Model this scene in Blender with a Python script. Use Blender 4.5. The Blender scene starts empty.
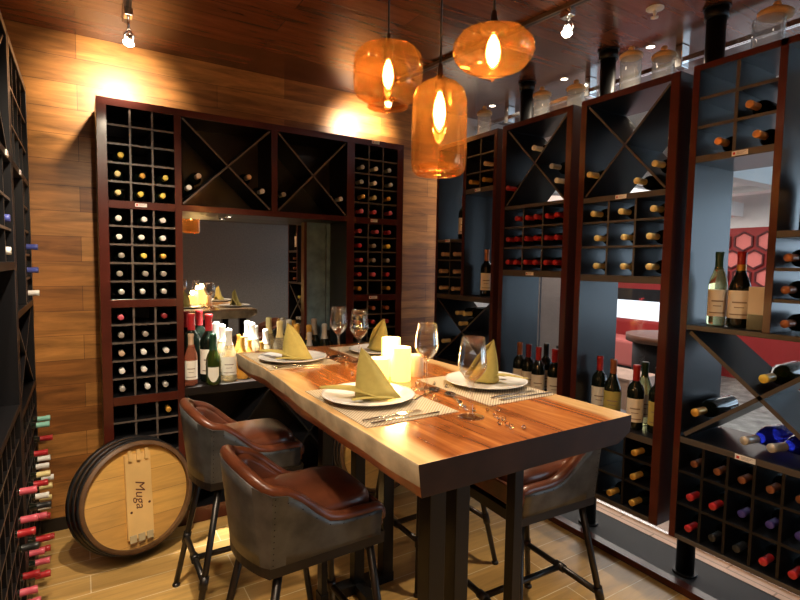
import bpy, bmesh, math, random
from mathutils import Vector, Matrix, Euler
random.seed(7)
PI = math.pi
sc = bpy.context.scene
COL = sc.collection
H = 1.5
# ------------------------------------------------------------------ camera
cam_d = bpy.data.cameras.new('camera'); cam = bpy.data.objects.new('camera', cam_d); COL.objects.link(cam)
cam_d.sensor_width = 36; cam_d.sensor_fit = 'HORIZONTAL'; cam_d.lens = 509.06 / 800 * 36
cam_d.clip_start = 0.02; cam_d.clip_end = 60
def cam_rot():
    rx, ry, rz = math.radians(4.0573), math.radians(0.90997), math.radians(-32.004)
    Rz = Matrix(((math.cos(rz), math.sin(rz), 0), (-math.sin(rz), math.cos(rz), 0), (0, 0, 1)))
    B = Matrix(((1, 0, 0), (0, 0, -1), (0, 1, 0)))
    P = Matrix(((1, 0, 0), (0, math.cos(rx), -math.sin(rx)), (0, math.sin(rx), math.cos(rx))))
    R = Matrix(((math.cos(ry), -math.sin(ry), 0), (math.sin(ry), math.cos(ry), 0), (0, 0, 1)))
    M = R @ P @ B @ Rz                       # world -> camera (x right, y down, z forward)
    return Matrix((M[0], -M[1], -M[2])).transposed()
cam.matrix_world = Matrix.Translation((0, 0, H)) @ cam_rot().to_4x4()
sc.camera = cam
# ------------------------------------------------------------------ world, exposure, large lights
w = bpy.data.worlds.new('world'); sc.world = w; w.use_nodes = True
w.node_tree.nodes['Background'].inputs[0].default_value = (0.55, 0.7, 1, 1)
w.node_tree.nodes['Background'].inputs[1].default_value = 0.03
sc.view_settings.view_transform = 'Standard'; sc.view_settings.look = 'None'
sc.view_settings.gamma = 1; sc.view_settings.exposure = 0.7; sc.view_settings.use_curve_mapping = False

def light(kind, name, loc, power, color, aim=None, **kw):
    d = bpy.data.lights.new(name, kind); o = bpy.data.objects.new(name, d); COL.objects.link(o)
    d.energy = power; d.color = color; o.location = loc
    for k, v in kw.items(): setattr(d, k, v)
    if aim is not None:
        o.rotation_euler = (Vector(aim) - Vector(loc)).to_track_quat('-Z', 'Y').to_euler()
    return o
COOL = (0.62, 0.82, 1.0); WARM = (1.0, 0.74, 0.45); WARMW = (1.0, 0.82, 0.60)
# added cool area lights out of view, standing in for daylight; no windows built
light('AREA', 'added_daylight', (7.4, -0.6, 1.5), 60, COOL, (2.3, 0.9, 1.3), shape='RECTANGLE', size=4.4, size_y=1.9)
light('AREA', 'added_daylight', (4.75, -2.9, 1.45), 24, COOL, (4.75, 0, 1.45), shape='RECTANGLE', size=2.0, size_y=2.0)  # added to give the niche panels a blue sheen
# bare warm area lamp under the dining room ceiling, without a fitting
light('AREA', 'dining_ceiling_light', (5.6, 3.6, 2.36), 60, (1.0, 0.90, 0.80), (5.6, 3.6, 0), shape='RECTANGLE', size=2.6, size_y=3.0)
# ceiling downlights of this room (behind and above the camera, in the fitting holes built below)
DOWN = [(-0.12, 1.15, 62), (0.05, 0.35, 45), (-0.2, -0.6, 40), (1.75, 0.30, 16), (1.8, -1.6, 25), (3.0, -1.6, 25), (0.2, -1.8, 30)]
SPOTS = [((0.213, 2.787, 2.525), (0.17, 3.3, 2.38), 1), ((1.72, 2.93, 2.54), (1.72, 3.3, 2.44), 1), ((1.91, 1.651, 2.575), (1.35, 1.3, 1.1), 0), ((0.178, 1.60, 2.52), (0.06, 3.0, 0.7), 2)]  # last one added out of view to brighten the barrel

# ------------------------------------------------------------------ materials
MATS = {}
def principled(name):
    m = bpy.data.materials.new(name); m.use_nodes = True
    nt = m.node_tree; b = nt.nodes['Principled BSDF']; MATS[name] = m
    return m, nt, b
def mat(name, color, rough=0.5, metal=0.0, spec=0.5, coat=0.0, emis=None, es=0, trans=0, ior=1.45, noise=0.0, nscale=20, bump=0.0, bscale=120):
    if name in MATS: return MATS[name]
    m, nt, b = principled(name)
    b.inputs['Base Color'].default_value = (*color, 1); b.inputs['Roughness'].default_value = rough
    b.inputs['Metallic'].default_value = metal; b.inputs['Specular IOR Level'].default_value = spec
    b.inputs['Coat Weight'].default_value = coat; b.inputs['Coat Roughness'].default_value = 0.12
    b.inputs['Transmission Weight'].default_value = trans; b.inputs['IOR'].default_value = ior
    if emis: b.inputs['Emission Color'].default_value = (*emis, 1); b.inputs['Emission Strength'].default_value = es
    if noise or bump:
        tc = nt.nodes.new('ShaderNodeTexCoord')
    if noise:
        n = nt.nodes.new('ShaderNodeTexNoise'); n.inputs['Scale'].default_value = nscale; n.inputs['Detail'].default_value = 5
        r = nt.nodes.new('ShaderNodeValToRGB')
        r.color_ramp.elements[0].color = (*[c * (1 - noise) for c in color], 1); r.color_ramp.elements[0].position = 0.3
        r.color_ramp.elements[1].color = (*[min(1, c * (1 + noise)) for c in color], 1); r.color_ramp.elements[1].position = 0.7
        nt.links.new(tc.outputs['Object'], n.inputs['Vector']); nt.links.new(n.outputs['Fac'], r.inputs['Fac']); nt.links.new(r.outputs['Color'], b.inputs['Base Color'])
    if bump:
        n = nt.nodes.new('ShaderNodeTexNoise'); n.inputs['Scale'].default_value = bscale
        bp = nt.nodes.new('ShaderNodeBump'); bp.inputs['Strength'].default_value = bump; bp.inputs['Distance'].default_value = 0.002
        nt.links.new(tc.outputs['Object'], n.inputs['Vector']); nt.links.new(n.outputs['Fac'], bp.inputs['Height']); nt.links.new(bp.outputs['Normal'], b.inputs['Normal'])
    return m

def planks(name, c1, c2, mortar, w_, h_, axes, rough=0.4, msize=0.004, grain=0.35, coat=0.0, offs=0.37, gscale=6.0):
    """boards laid along axes[0], rows stacked along axes[1] (object coordinates)"""
    m, nt, b = principled(name); N = nt.nodes.new; L = nt.links.new
    tc = N('ShaderNodeTexCoord'); sep = N('ShaderNodeSeparateXYZ'); cmb = N('ShaderNodeCombineXYZ')
    L(tc.outputs['Object'], sep.inputs[0]); L(sep.outputs[axes[0]], cmb.inputs[0]); L(sep.outputs[axes[1]], cmb.inputs[1])
    br = N('ShaderNodeTexBrick'); br.offset = offs; br.offset_frequency = 2
    br.inputs['Scale'].default_value = 1; br.inputs['Brick Width'].default_value = w_; br.inputs['Row Height'].default_value = h_
    br.inputs['Mortar Size'].default_value = msize; br.inputs['Mortar Smooth'].default_value = 0.1; br.inputs['Bias'].default_value = 0
    br.inputs['Color1'].default_value = (*c1, 1); br.inputs['Color2'].default_value = (*c2, 1); br.inputs['Mortar'].default_value = (*mortar, 1)
    L(cmb.outputs[0], br.inputs['Vector'])
    # grain: noise stretched along the board, shifted per row
    mp = N('ShaderNodeMapping'); mp.inputs['Scale'].default_value = (gscale * 0.28, gscale * 2.4, 1); L(cmb.outputs[0], mp.inputs['Vector'])
    ns = N('ShaderNodeTexNoise'); ns.inputs['Scale'].default_value = 1.6; ns.inputs['Detail'].default_value = 9; ns.inputs['Roughness'].default_value = 0.62; ns.inputs['Distortion'].default_value = 0.6
    L(mp.outputs[0], ns.inputs['Vector'])
    rp = N('ShaderNodeValToRGB'); rp.color_ramp.elements[0].position = 0.32; rp.color_ramp.elements[1].position = 0.68
    rp.color_ramp.elements[0].color = (1 - grain,) * 3 + (1,); rp.color_ramp.elements[1].color = (1 + grain * 0.5,) * 3 + (1,)
    L(ns.outputs['Fac'], rp.inputs['Fac'])
    mx = N('ShaderNodeMix'); mx.data_type = 'RGBA'; mx.blend_type = 'MULTIPLY'; mx.inputs[0].default_value = 1
    L(br.outputs['Color'], mx.inputs[6]); L(rp.outputs['Color'], mx.inputs[7]); L(mx.outputs[2], b.inputs['Base Color'])
    b.inputs['Roughness'].default_value = rough; b.inputs['Coat Weight'].default_value = coat; b.inputs['Coat Roughness'].default_value = 0.15
    bp = N('ShaderNodeBump'); bp.inputs['Strength'].default_value = 0.25; bp.inputs['Distance'].default_value = 0.003; bp.invert = True
    L(br.outputs['Fac'], bp.inputs['Height']); L(bp.outputs['Normal'], b.inputs['Normal'])
    return m

def shell_glass(name, tint, rough=0.02, base=0.04, edge=0.55, edgecol=None, milk=0, milkcol=(1, 1, 1)):
    """thin-walled glass: tinted transparent + mirror-like coat growing towards grazing angles"""
    m = bpy.data.materials.new(name); m.use_nodes = True; MATS[name] = m
    nt = m.node_tree; nt.nodes.clear(); N = nt.nodes.new; L = nt.links.new
    out = N('ShaderNodeOutputMaterial'); tr = N('ShaderNodeBsdfTransparent'); tr.inputs[0].default_value = (*tint, 1)
    gl = N('ShaderNodeBsdfGlossy'); gl.inputs['Roughness'].default_value = rough
    if edgecol: gl.inputs[0].default_value = (*edgecol, 1)
    lw = N('ShaderNodeLayerWeight'); lw.inputs[0].default_value = 0.35
    mr = N('ShaderNodeMapRange'); mr.inputs[3].default_value = base; mr.inputs[4].default_value = edge
    mx = N('ShaderNodeMixShader')
    L(lw.outputs['Facing'], mr.inputs[0]); L(mr.outputs[0], mx.inputs[0])
    if milk:
        tl = N('ShaderNodeBsdfTranslucent'); tl.inputs[0].default_value = (*milkcol, 1); m2 = N('ShaderNodeMixShader'); m2.inputs[0].default_value = milk
        L(tr.outputs[0], m2.inputs[1]); L(tl.outputs[0], m2.inputs[2]); L(m2.outputs[0], mx.inputs[1])
    else: L(tr.outputs[0], mx.inputs[1])
    L(gl.outputs[0], mx.inputs[2]); L(mx.outputs[0], out.inputs[0])
    return m

M_WALL = planks('wall planks', (0.47, 0.205, 0.050), (0.23, 0.080, 0.018), (0.10, 0.04, 0.012), 1.15, 0.135, (0, 2), rough=0.42, msize=0.0012, grain=0.55)
M_WALLL = planks('side wall planks', (0.47, 0.205, 0.050), (0.27, 0.100, 0.024), (0.10, 0.04, 0.012), 1.15, 0.135, (1, 2), rough=0.42, msize=0.0012, grain=0.42)
M_CEIL = planks('ceiling planks', (0.20, 0.062, 0.026), (0.12, 0.036, 0.015), (0.02, 0.006, 0.003), 1.4, 0.14, (0, 1), rough=0.24, msize=0.0015, grain=0.35, coat=0.3)
M_FLOOR = planks('floor wood tiles', (0.60, 0.37, 0.12), (0.44, 0.25, 0.075), (0.80, 0.66, 0.42), 0.95, 0.152, (0, 1), rough=0.28, msize=0.0022, grain=0.3, gscale=5)
M_MAHO = mat('mahogany stain', (0.070, 0.012, 0.007), 0.28, coat=0.3, noise=0.25, nscale=6)
M_BLACK = mat('black lacquer', (0.0065, 0.0065, 0.008), 0.34, coat=0.08)
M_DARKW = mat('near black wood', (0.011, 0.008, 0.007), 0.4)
M_EDGE = mat('lit divider edge', (0.11, 0.085, 0.07), 0.4)  # light caught on the divider fronts, put into the edge colour
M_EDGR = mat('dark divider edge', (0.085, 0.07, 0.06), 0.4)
M_MAHD = mat('dark maroon side', (0.045, 0.010, 0.008), 0.35)
M_GREY = mat('grey fabric wall', (0.20, 0.185, 0.165), 0.95, noise=0.15, nscale=40)
M_PALE = mat('pale plaster', (0.62, 0.58, 0.56), 0.7)
M_DTILE = mat('dark grey tile', (0.03, 0.032, 0.037), 0.45, spec=0.25, noise=0.2, nscale=3)
M_BLKM = mat('black steel', (0.015, 0.015, 0.016), 0.32, metal=0.6)
M_PIPE = mat('gunmetal pipe', (0.06, 0.055, 0.052), 0.35, metal=0.9)
M_CHROME = mat('chrome', (0.8, 0.8, 0.8), 0.15, metal=1)
M_TAG = mat('white card', (0.82, 0.80, 0.78), 0.6)
M_TAGR = mat('red print', (0.6, 0.03, 0.03), 0.6)
M_INK = mat('brown ink', (0.12, 0.04, 0.02), 0.7)
M_LEATHER = mat('brown leather', (0.105, 0.030, 0.013), 0.30, coat=0.25, noise=0.45, nscale=9, bump=0.15, bscale=250)
M_SHELL = mat('aged zinc sheet', (0.105, 0.11, 0.112), 0.42, metal=0.55, noise=0.35, nscale=14, bump=0.1, bscale=60)
M_CLOTH = mat('olive green linen', (0.34, 0.275, 0.07), 0.85, noise=0.08, nscale=60, bump=0.25, bscale=900)
M_CHINA = mat('white china', (0.80, 0.80, 0.80), 0.12, coat=0.5)
M_SILVER = mat('polished steel', (0.75, 0.74, 0.72), 0.14, metal=1)
M_MIRROR = mat('mirror silver', (0.86, 0.86, 0.86), 0.01, metal=1)
M_WAX = mat('unlit wax', (0.75, 0.62, 0.50), 0.5)
M_WAXL = mat('glowing wax', (0.85, 0.65, 0.3), 0.5, emis=(1.0, 0.56, 0.12), es=1.5)
M_WAXT = mat('glowing wax rim', (0.85, 0.75, 0.4), 0.5, emis=(1.0, 0.72, 0.24), es=1.0)
M_FILA = mat('lit bulb', (1, 0.7, 0.4), 0.3, emis=(1.0, 0.66, 0.28), es=30)
M_FILB = mat('lit filament', (1, 0.8, 0.5), 0.3, emis=(1.0, 0.72, 0.36), es=60)
M_LENS = mat('lit spotlight lens', (1, 1, 1), 0.3, emis=(1.0, 0.86, 0.66), es=60)
M_DL = mat('lit downlight', (1, 1, 1), 0.3, emis=(1.0, 0.86, 0.66), es=14)
M_AMBER = shell_glass('amber glass', (1.0, 0.70, 0.42), 0.03, 0.05, 0.42, (1.0, 0.66, 0.4), 0.09, (1.0, 0.50, 0.14))
M_JAR = shell_glass('jar glass', (0.90, 0.90, 0.88), 0.05, 0.08, 0.8, None, 0.22, (0.9, 0.88, 0.82))
M_GLASS = shell_glass('clear thin glass', (0.97, 0.97, 0.98), 0.02, 0.04, 0.75)
M_PANE = shell_glass('window pane', (0.95, 0.97, 0.98), 0.0, 0.03, 0.5)
M_GEM = mat('clear crystal', (1, 1, 1), 0.02, trans=1, ior=1.5)
M_LIDW = mat('pale lid wood', (0.66, 0.40, 0.16), 0.45, noise=0.15, nscale=15)
M_OAK = mat('dark barrel oak', (0.13, 0.065, 0.028), 0.5, noise=0.3, nscale=12)
M_HOOP = mat('barrel hoop iron', (0.03, 0.03, 0.033), 0.4, metal=0.6)
M_HEAD = planks('barrel head boards', (0.70, 0.40, 0.10), (0.60, 0.32, 0.08), (0.33, 0.17, 0.045), 3.0, 0.115, (0, 1), rough=0.45, msize=0.001, grain=0.25)
M_BOARD = mat('pale pine board', (0.72, 0.46, 0.17), 0.5, noise=0.12, nscale=5)
M_RED = mat('dark red wall', (0.36, 0.03, 0.03), 0.5)
M_PINK = mat('coral panel', (0.80, 0.22, 0.20), 0.5)
M_WHITE = mat('white paint', (0.8, 0.8, 0.8), 0.5)
M_TERR = mat('grey patterned tile', (0.22, 0.23, 0.21), 0.35, noise=0.6, nscale=9)
M_BAND = planks('pale floor strip', (0.78, 0.50, 0.36), (0.70, 0.44, 0.31), (0.4, 0.24, 0.16), 0.6, 0.3, (1, 0), rough=0.3, msize=0.004, grain=0.15)
M_WEAVE = None
def weave():
    m, nt, b = principled('woven mat'); N = nt.nodes.new; L = nt.links.new
    tc = N('ShaderNodeTexCoord'); mp = N('ShaderNodeMapping'); mp.inputs['Scale'].default_value = (1, 1, 0)
    ck = N('ShaderNodeTexChecker'); ck.inputs['Scale'].default_value = 190
    ck.inputs[1].default_value = (0.62, 0.52, 0.36, 1); ck.inputs[2].default_value = (0.20, 0.16, 0.11, 1)
    L(tc.outputs['Object'], mp.inputs[0]); L(mp.outputs[0], ck.inputs[0]); L(ck.outputs[0], b.inputs['Base Color']); b.inputs['Roughness'].default_value = 0.6
    return m
M_WEAVE = weave()
def slab_mat():
    m, nt, b = principled('live edge slab'); N = nt.nodes.new; L = nt.links.new
    tc = N('ShaderNodeTexCoord'); mp = N('ShaderNodeMapping'); mp.inputs['Scale'].default_value = (5.5, 0.55, 5.5)
    L(tc.outputs['Object'], mp.inputs[0])
    ns = N('ShaderNodeTexNoise'); ns.inputs['Scale'].default_value = 3.0; ns.inputs['Detail'].default_value = 8; ns.inputs['Roughness'].default_value = 0.6; ns.inputs['Distortion'].default_value = 1.1
    L(mp.outputs[0], ns.inputs['Vector'])
    rp = N('ShaderNodeValToRGB'); e = rp.color_ramp.elements
    e[0].position = 0.30; e[0].color = (0.12, 0.030, 0.008, 1); e[1].position = 0.72; e[1].color = (0.55, 0.22, 0.055, 1)
    x = e.new(0.5); x.color = (0.34, 0.105, 0.024, 1)
    L(ns.outputs['Fac'], rp.inputs['Fac'])
    # sapwood: distance from the long edges (slab is centred on x = 0), wavering along the length
    sp = N('ShaderNodeSeparateXYZ'); L(tc.outputs['Object'], sp.inputs[0])
    ab = N('ShaderNodeMath'); ab.operation = 'ABSOLUTE'; L(sp.outputs[0], ab.inputs[0])
    n2 = N('ShaderNodeTexNoise'); n2.inputs['Scale'].default_value = 3.5; L(tc.outputs['Object'], n2.inputs['Vector'])
    ad = N('ShaderNodeMath'); ad.operation = 'MULTIPLY_ADD'; ad.inputs[1].default_value = 0.10; L(n2.outputs['Fac'], ad.inputs[0]); L(ab.outputs[0], ad.inputs[2])
    # below the arris on the sides the lower half is heartwood again
    zz = N('ShaderNodeMath'); zz.operation = 'MULTIPLY_ADD'; zz.inputs[1].default_value = 1.4; L(sp.outputs[2], zz.inputs[0]); L(ad.outputs[0], zz.inputs[2])
    sr = N('ShaderNodeValToRGB'); sr.color_ramp.elements[0].position = 0.318; sr.color_ramp.elements[1].position = 0.345
    L(zz.outputs[0], sr.inputs['Fac'])
    sap = N('ShaderNodeValToRGB'); sap.color_ramp.elements[0].color = (0.50, 0.30, 0.12, 1); sap.color_ramp.elements[1].color = (0.78, 0.52, 0.24, 1)
    sap.color_ramp.elements[0].position = 0.35; sap.color_ramp.elements[1].position = 0.65; L(ns.outputs['Fac'], sap.inputs['Fac'])
    mx = N('ShaderNodeMix'); mx.data_type = 'RGBA'; L(sr.outputs['Color'], mx.inputs[0]); L(rp.outputs['Color'], mx.inputs[6]); L(sap.outputs['Color'], mx.inputs[7])
    L(mx.outputs[2], b.inputs['Base Color']); b.inputs['Roughness'].default_value = 0.2; b.inputs['Coat Weight'].default_value = 0.4; b.inputs['Coat Roughness'].default_value = 0.08
    return m
M_SLAB = slab_mat()
M_BARK = mat('rough sapwood side', (0.36, 0.30, 0.20), 0.6, noise=0.35, nscale=14, bump=0.5, bscale=40)
M_HEARTS = mat('red heartwood side', (0.19, 0.06, 0.024), 0.3, coat=0.2, noise=0.35, nscale=10)
M_ENDG = mat('dark end grain', (0.022, 0.009, 0.005), 0.5, spec=0.25, noise=0.4, nscale=12)
CAPS = {}
def capmat(c):
    tab = {'white': (0.85, 0.83, 0.78), 'cream': (0.80, 0.66, 0.30), 'yellow': (0.80, 0.62, 0.10), 'gold': (0.75, 0.42, 0.08), 'grey': (0.30, 0.26, 0.22), 'silver': (0.62, 0.60, 0.56),
           'red': (0.42, 0.02, 0.025), 'dark red': (0.22, 0.015, 0.02), 'copper': (0.34, 0.13, 0.06), 'orange': (0.72, 0.32, 0.10), 'tan': (0.60, 0.42, 0.28), 'purple': (0.09, 0.07, 0.34), 'blue': (0.07, 0.09, 0.35),
           'green': (0.25, 0.55, 0.45), 'dark green': (0.012, 0.045, 0.022), 'black': (0.02, 0.02, 0.02), 'brown': (0.30, 0.10, 0.04), 'pink': (0.60, 0.10, 0.14)}
    metal = 0.5 if c in ('gold', 'silver', 'copper', 'orange') else 0.0
    return mat(c + ' foil', tab[c], 0.35, metal=metal, coat=0.2)
M_BGL = mat('dark bottle glass', (0.006, 0.010, 0.007), 0.06, coat=0.3)
M_BGRN = mat('green bottle glass', (0.025, 0.040, 0.006), 0.06, coat=0.3)
M_BWH = mat('pale white wine', (0.80, 0.82, 0.42), 0.03, trans=0.9, ior=1.4)
M_BROSE = mat('rose wine', (0.80, 0.28, 0.16), 0.03, trans=0.75, ior=1.4)
M_BBLUE = mat('cobalt bottle glass', (0.03, 0.04, 0.55), 0.04, trans=0.6, ior=1.45, coat=0.4)
M_BCLR = mat('clear sparkling wine', (0.95, 0.86, 0.62), 0.03, trans=0.8, ior=1.4)
M_BGOLD = mat('golden spirit', (0.75, 0.42, 0.08), 0.05, trans=0.5, ior=1.4)
M_LBL = mat('cream paper', (0.86, 0.82, 0.72), 0.6)
M_LBLY = mat('olive yellow paper', (0.48, 0.42, 0.12), 0.6)

# ------------------------------------------------------------------ mesh helpers
class MB:
    def __init__(s): s.v = []; s.f = []; s.m = []; s.sm = []
    def add(s, vs, fs, mi=0, smooth=False):
        o = len(s.v); s.v += [tuple(v) for v in vs]
        for f in fs: s.f.append(tuple(i + o for i in f)); s.m.append(mi); s.sm.append(smooth)
        return s
    def box(s, x0, x1, y0, y1, z0, z1, mi=0, front=None, rot=None):
        if x1 < x0: x0, x1 = x1, x0
        if y1 < y0: y0, y1 = y1, y0
        vs = [Vector((x, y, z)) for z in (z0, z1) for y in (y0, y1) for x in (x0, x1)]
        if rot is not None: vs = [rot @ v for v in vs]
        fs = [(0, 2, 3, 1), (4, 5, 7, 6), (0, 1, 5, 4), (2, 6, 7, 3), (0, 4, 6, 2), (1, 3, 7, 5)]
        o = len(s.v); s.v += [tuple(v) for v in vs]
        for k, f in enumerate(fs):
            s.f.append(tuple(i + o for i in f)); s.m.append(front if (front is not None and k == 2) else mi); s.sm.append(False)
        return s
    def lathe(s, prof, n=24, mi=0, M=None, cap=True, smooth=True, mifn=None):
        M = M or Matrix.Identity(4); vs = []; fs = []
        for r, z in prof:
            for k in range(n):
                a = 2 * PI * k / n; vs.append(M @ Vector((r * math.cos(a), r * math.sin(a), z)))
        o = len(s.v); s.v += [tuple(v) for v in vs]
        for i in range(len(prof) - 1):
            for k in range(n):
                k2 = (k + 1) % n
                s.f.append((o + i * n + k, o + i * n + k2, o + (i + 1) * n + k2, o + (i + 1) * n + k)); s.m.append(mifn(i) if mifn else mi); s.sm.append(smooth)
        if cap:
            if prof[0][0] > 1e-4: s.f.append(tuple(o + k for k in reversed(range(n)))); s.m.append(mifn(0) if mifn else mi); s.sm.append(False)
            if prof[-1][0] > 1e-4: s.f.append(tuple(o + (len(prof) - 1) * n + k for k in range(n))); s.m.append(mifn(len(prof) - 2) if mifn else mi); s.sm.append(False)
        return s
    def tube(s, pts, r, n=10, mi=0, cap=True, closed=False):
        pts = [Vector(p) for p in pts]; rs = r if isinstance(r, (list, tuple)) else [r] * len(pts)
        o = len(s.v); up = None; N_ = len(pts)
        for i, p in enumerate(pts):
            a = pts[(i - 1) % N_] if (closed or i > 0) else p; b = pts[(i + 1) % N_] if (closed or i < N_ - 1) else p
            t = (b - a).normalized()
            if up is None: up = Vector((0, 0, 1)) if abs(t.z) < 0.9 else Vector((1, 0, 0))
            x = t.cross(up).normalized(); up = x.cross(t).normalized()
            for k in range(n):
                an = 2 * PI * k / n; s.v.append(tuple(p + (x * math.cos(an) + up * math.sin(an)) * rs[i]))
        rng = range(N_ if closed else N_ - 1)
        for i in rng:
            j = (i + 1) % N_
            for k in range(n):
                k2 = (k + 1) % n; s.f.append((o + i * n + k2, o + i * n + k, o + j * n + k, o + j * n + k2)); s.m.append(mi); s.sm.append(True)
        if cap and not closed:
            s.f.append(tuple(o + k for k in range(n))); s.m.append(mi); s.sm.append(False)
            s.f.append(tuple(o + (N_ - 1) * n + k for k in reversed(range(n)))); s.m.append(mi); s.sm.append(False)
        return s
    def build(s, name, mats, parent=None, off=(0, 0, 0), loc=None, fix=True, bevel=0, subd=0, solid=0):
        me = bpy.data.meshes.new(name); ov = Vector(off)
        me.from_pydata([tuple(Vector(v) - ov) for v in s.v], [], s.f)
        if not isinstance(mats, (list, tuple)): mats = [mats]
        for m in mats: me.materials.append(m)
        me.polygons.foreach_set('material_index', s.m); me.polygons.foreach_set('use_smooth', s.sm)
        if fix:
            bm = bmesh.new(); bm.from_mesh(me); bmesh.ops.recalc_face_normals(bm, faces=bm.faces); bm.to_mesh(me); bm.free()
        me.update()
        o = bpy.data.objects.new(name, me); COL.objects.link(o)
        if parent: o.parent = parent
        if loc is not None: o.location = loc
        elif parent is None: o.location = ov
        if solid: md = o.modifiers.new('Solidify', 'SOLIDIFY'); md.thickness = solid; md.offset = 0
        if bevel: md = o.modifiers.new('Bevel', 'BEVEL'); md.width = bevel; md.segments = 2; md.limit_method = 'ANGLE'
        if subd: md = o.modifiers.new('Subsurf', 'SUBSURF'); md.levels = subd; md.render_levels = subd
        return o
def empty(name, loc, rz=0):
    o = bpy.data.objects.new(name, None); COL.objects.link(o); o.location = loc; o.rotation_euler = (0, 0, rz); o.empty_display_size = 0.1
    return o
def tag(o, label, cat, group=None):
    o['label'] = label; o['category'] = cat
    if group: o['group'] = group
    return o
def struct(o): o['kind'] = 'structure'; return o
def copy_tree(o, parent=None):
    c = o.copy(); COL.objects.link(c); c.parent = parent
    for k in ('label', 'category', 'group'):
        if parent is None and k in c: del c[k]
    for ch in KIDS(o): copy_tree(ch, c)
    return c
def KIDS(o): return [x for x in list(COL.objects) if x.parent == o]

# ------------------------------------------------------------------ the room shell
X0, X1, YB, YW, ZC = -0.56, 7.6, -3.0, 3.30, 2.69
XG = 2.76
m = MB(); m.box(X0, 2.31, YB, YW, -0.06, 0); struct(m.build('floor', M_FLOOR))
m = MB(); m.box(2.31, 2.66, YB, YW, -0.06, 0.004); m.box(2.31, 2.36, YB, YW, 0.004, 0.035, 1); struct(m.build('floor', [M_DTILE, M_MAHO]))
m = MB(); m.box(2.66, 3.06, YB, YW, -0.06, 0.006); struct(m.build('floor', M_BAND))
m = MB(); m.box(3.06, X1, YB, 6.0, -0.06, 0.0); struct(m.build('floor', M_TERR))
m = MB(); m.box(X0 - 0.06, 3.45, YB, YW + 0.3, ZC, ZC + 0.06); struct(m.build('ceiling', M_CEIL))
m = MB(); m.box(3.45, X1, YB, 6.0, ZC, ZC + 0.06); struct(m.build('ceiling', M_WHITE))
m = MB(); m.box(X0 - 0.06, 2.40, YW, YW + 0.06, -0.06, ZC); struct(m.build('wall_back', M_WALL))
m = MB(); m.box(2.40, 3.45, YW, YW + 0.06, -0.06, ZC); struct(m.build('wall_back', M_PALE))
m = MB(); m.box(X0 - 0.06, X0, YB, YW, -0.06, ZC); struct(m.build('wall_left', M_WALLL))
m = MB(); m.box(X0 - 0.06, X1, YB - 0.06, YB, -0.06, ZC); struct(m.build('wall_front', M_GREY))
m = MB(); m.box(X0, 3.45, YB, YB + 1.6, 2.20, ZC - 0.002); struct(m.build('ceiling', mat('soffit paint', (0.12, 0.09, 0.07), 0.6)))
m = MB(); m.box(X1, X1 + 0.06, YB, 6.06, 2.06, ZC); m.box(X1 - .001, X1 + 0.06, YB, 6.06, -0.06, 0.0); struct(m.build('wall_right', M_WHITE))
m = MB(); m.box(X1, X1 + 0.06, YB, 6.06, 0.0, 0.62); m.box(X1, X1 + 0.06, YB, 6.06, 1.16, 2.06); struct(m.build('wall_right', M_RED))
m = MB(); m.box(3.45, X1 + 0.06, 6.0, 6.06, -0.06, ZC); struct(m.build('wall_back', M_WHITE))
m = MB(); m.box(X1, X1 + 0.06, YB, 6.06, 0.97, 1.16); struct(m.build('wall_right', M_BLACK))
m = MB(); m.box(X1 + .01, X1 + 0.06, YB, 6.06, 0.62, 0.97); struct(m.build('window_2', mat('lit window strip', (.8, .85, .9), .4, emis=(.85, .93, 1), es=.9)))
# baseboards
m = MB(); m.box(X0, 2.40, YW - 0.012, YW, 0, 0.07); struct(m.build('baseboard_back', M_DARKW))
# glass wall between the cellar and the dining room
win = empty('window_1', (XG, 1.7, 0)); struct(win)
m = MB(); m.box(XG - 0.005, XG + 0.005, 0.25, YW - 0.01, 0.02, 2.60); m.build('glass_pane', M_PANE, win, (XG, 1.7, 0))
m = MB(); m.box(XG - 0.014, XG + 0.014, 0.25, YW - 0.01, 2.60, 2.625); m.box(XG - 0.014, XG + 0.014, 0.25, YW - 0.01, 0.006, 0.014)
m.build('glass_channel', M_CHROME, win, (XG, 1.7, 0))
for y in (0.9, 1.60, 2.18, 2.9):
    m = MB(); m.box(XG - 0.035, XG + 0.035, y - 0.02, y + 0.02, 2.57, 2.69); m.build('glass_clamp', M_CHROME, win, (XG, 1.7, 0), bevel=0.004)
# white roof beams of the dining room
for k, x in enumerate((4.2, 5.0, 5.8, 6.6)):
    m = MB(); m.box(x, x + 0.16, -2.9, 5.9, 2.42, ZC); m.box(x - 0.05, x + 0.21, -2.9, 5.9, 2.39, 2.43); o = struct(m.build('trim_%d' % (k + 1), M_WHITE))
m = MB(); m.box(3.5, 7.5, 2.0, 2.12, 2.2, 2.38); m.box(3.5, 7.5, 3.4, 3.52, 2.2, 2.38); struct(m.build('trim_5', M_WHITE))

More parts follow.
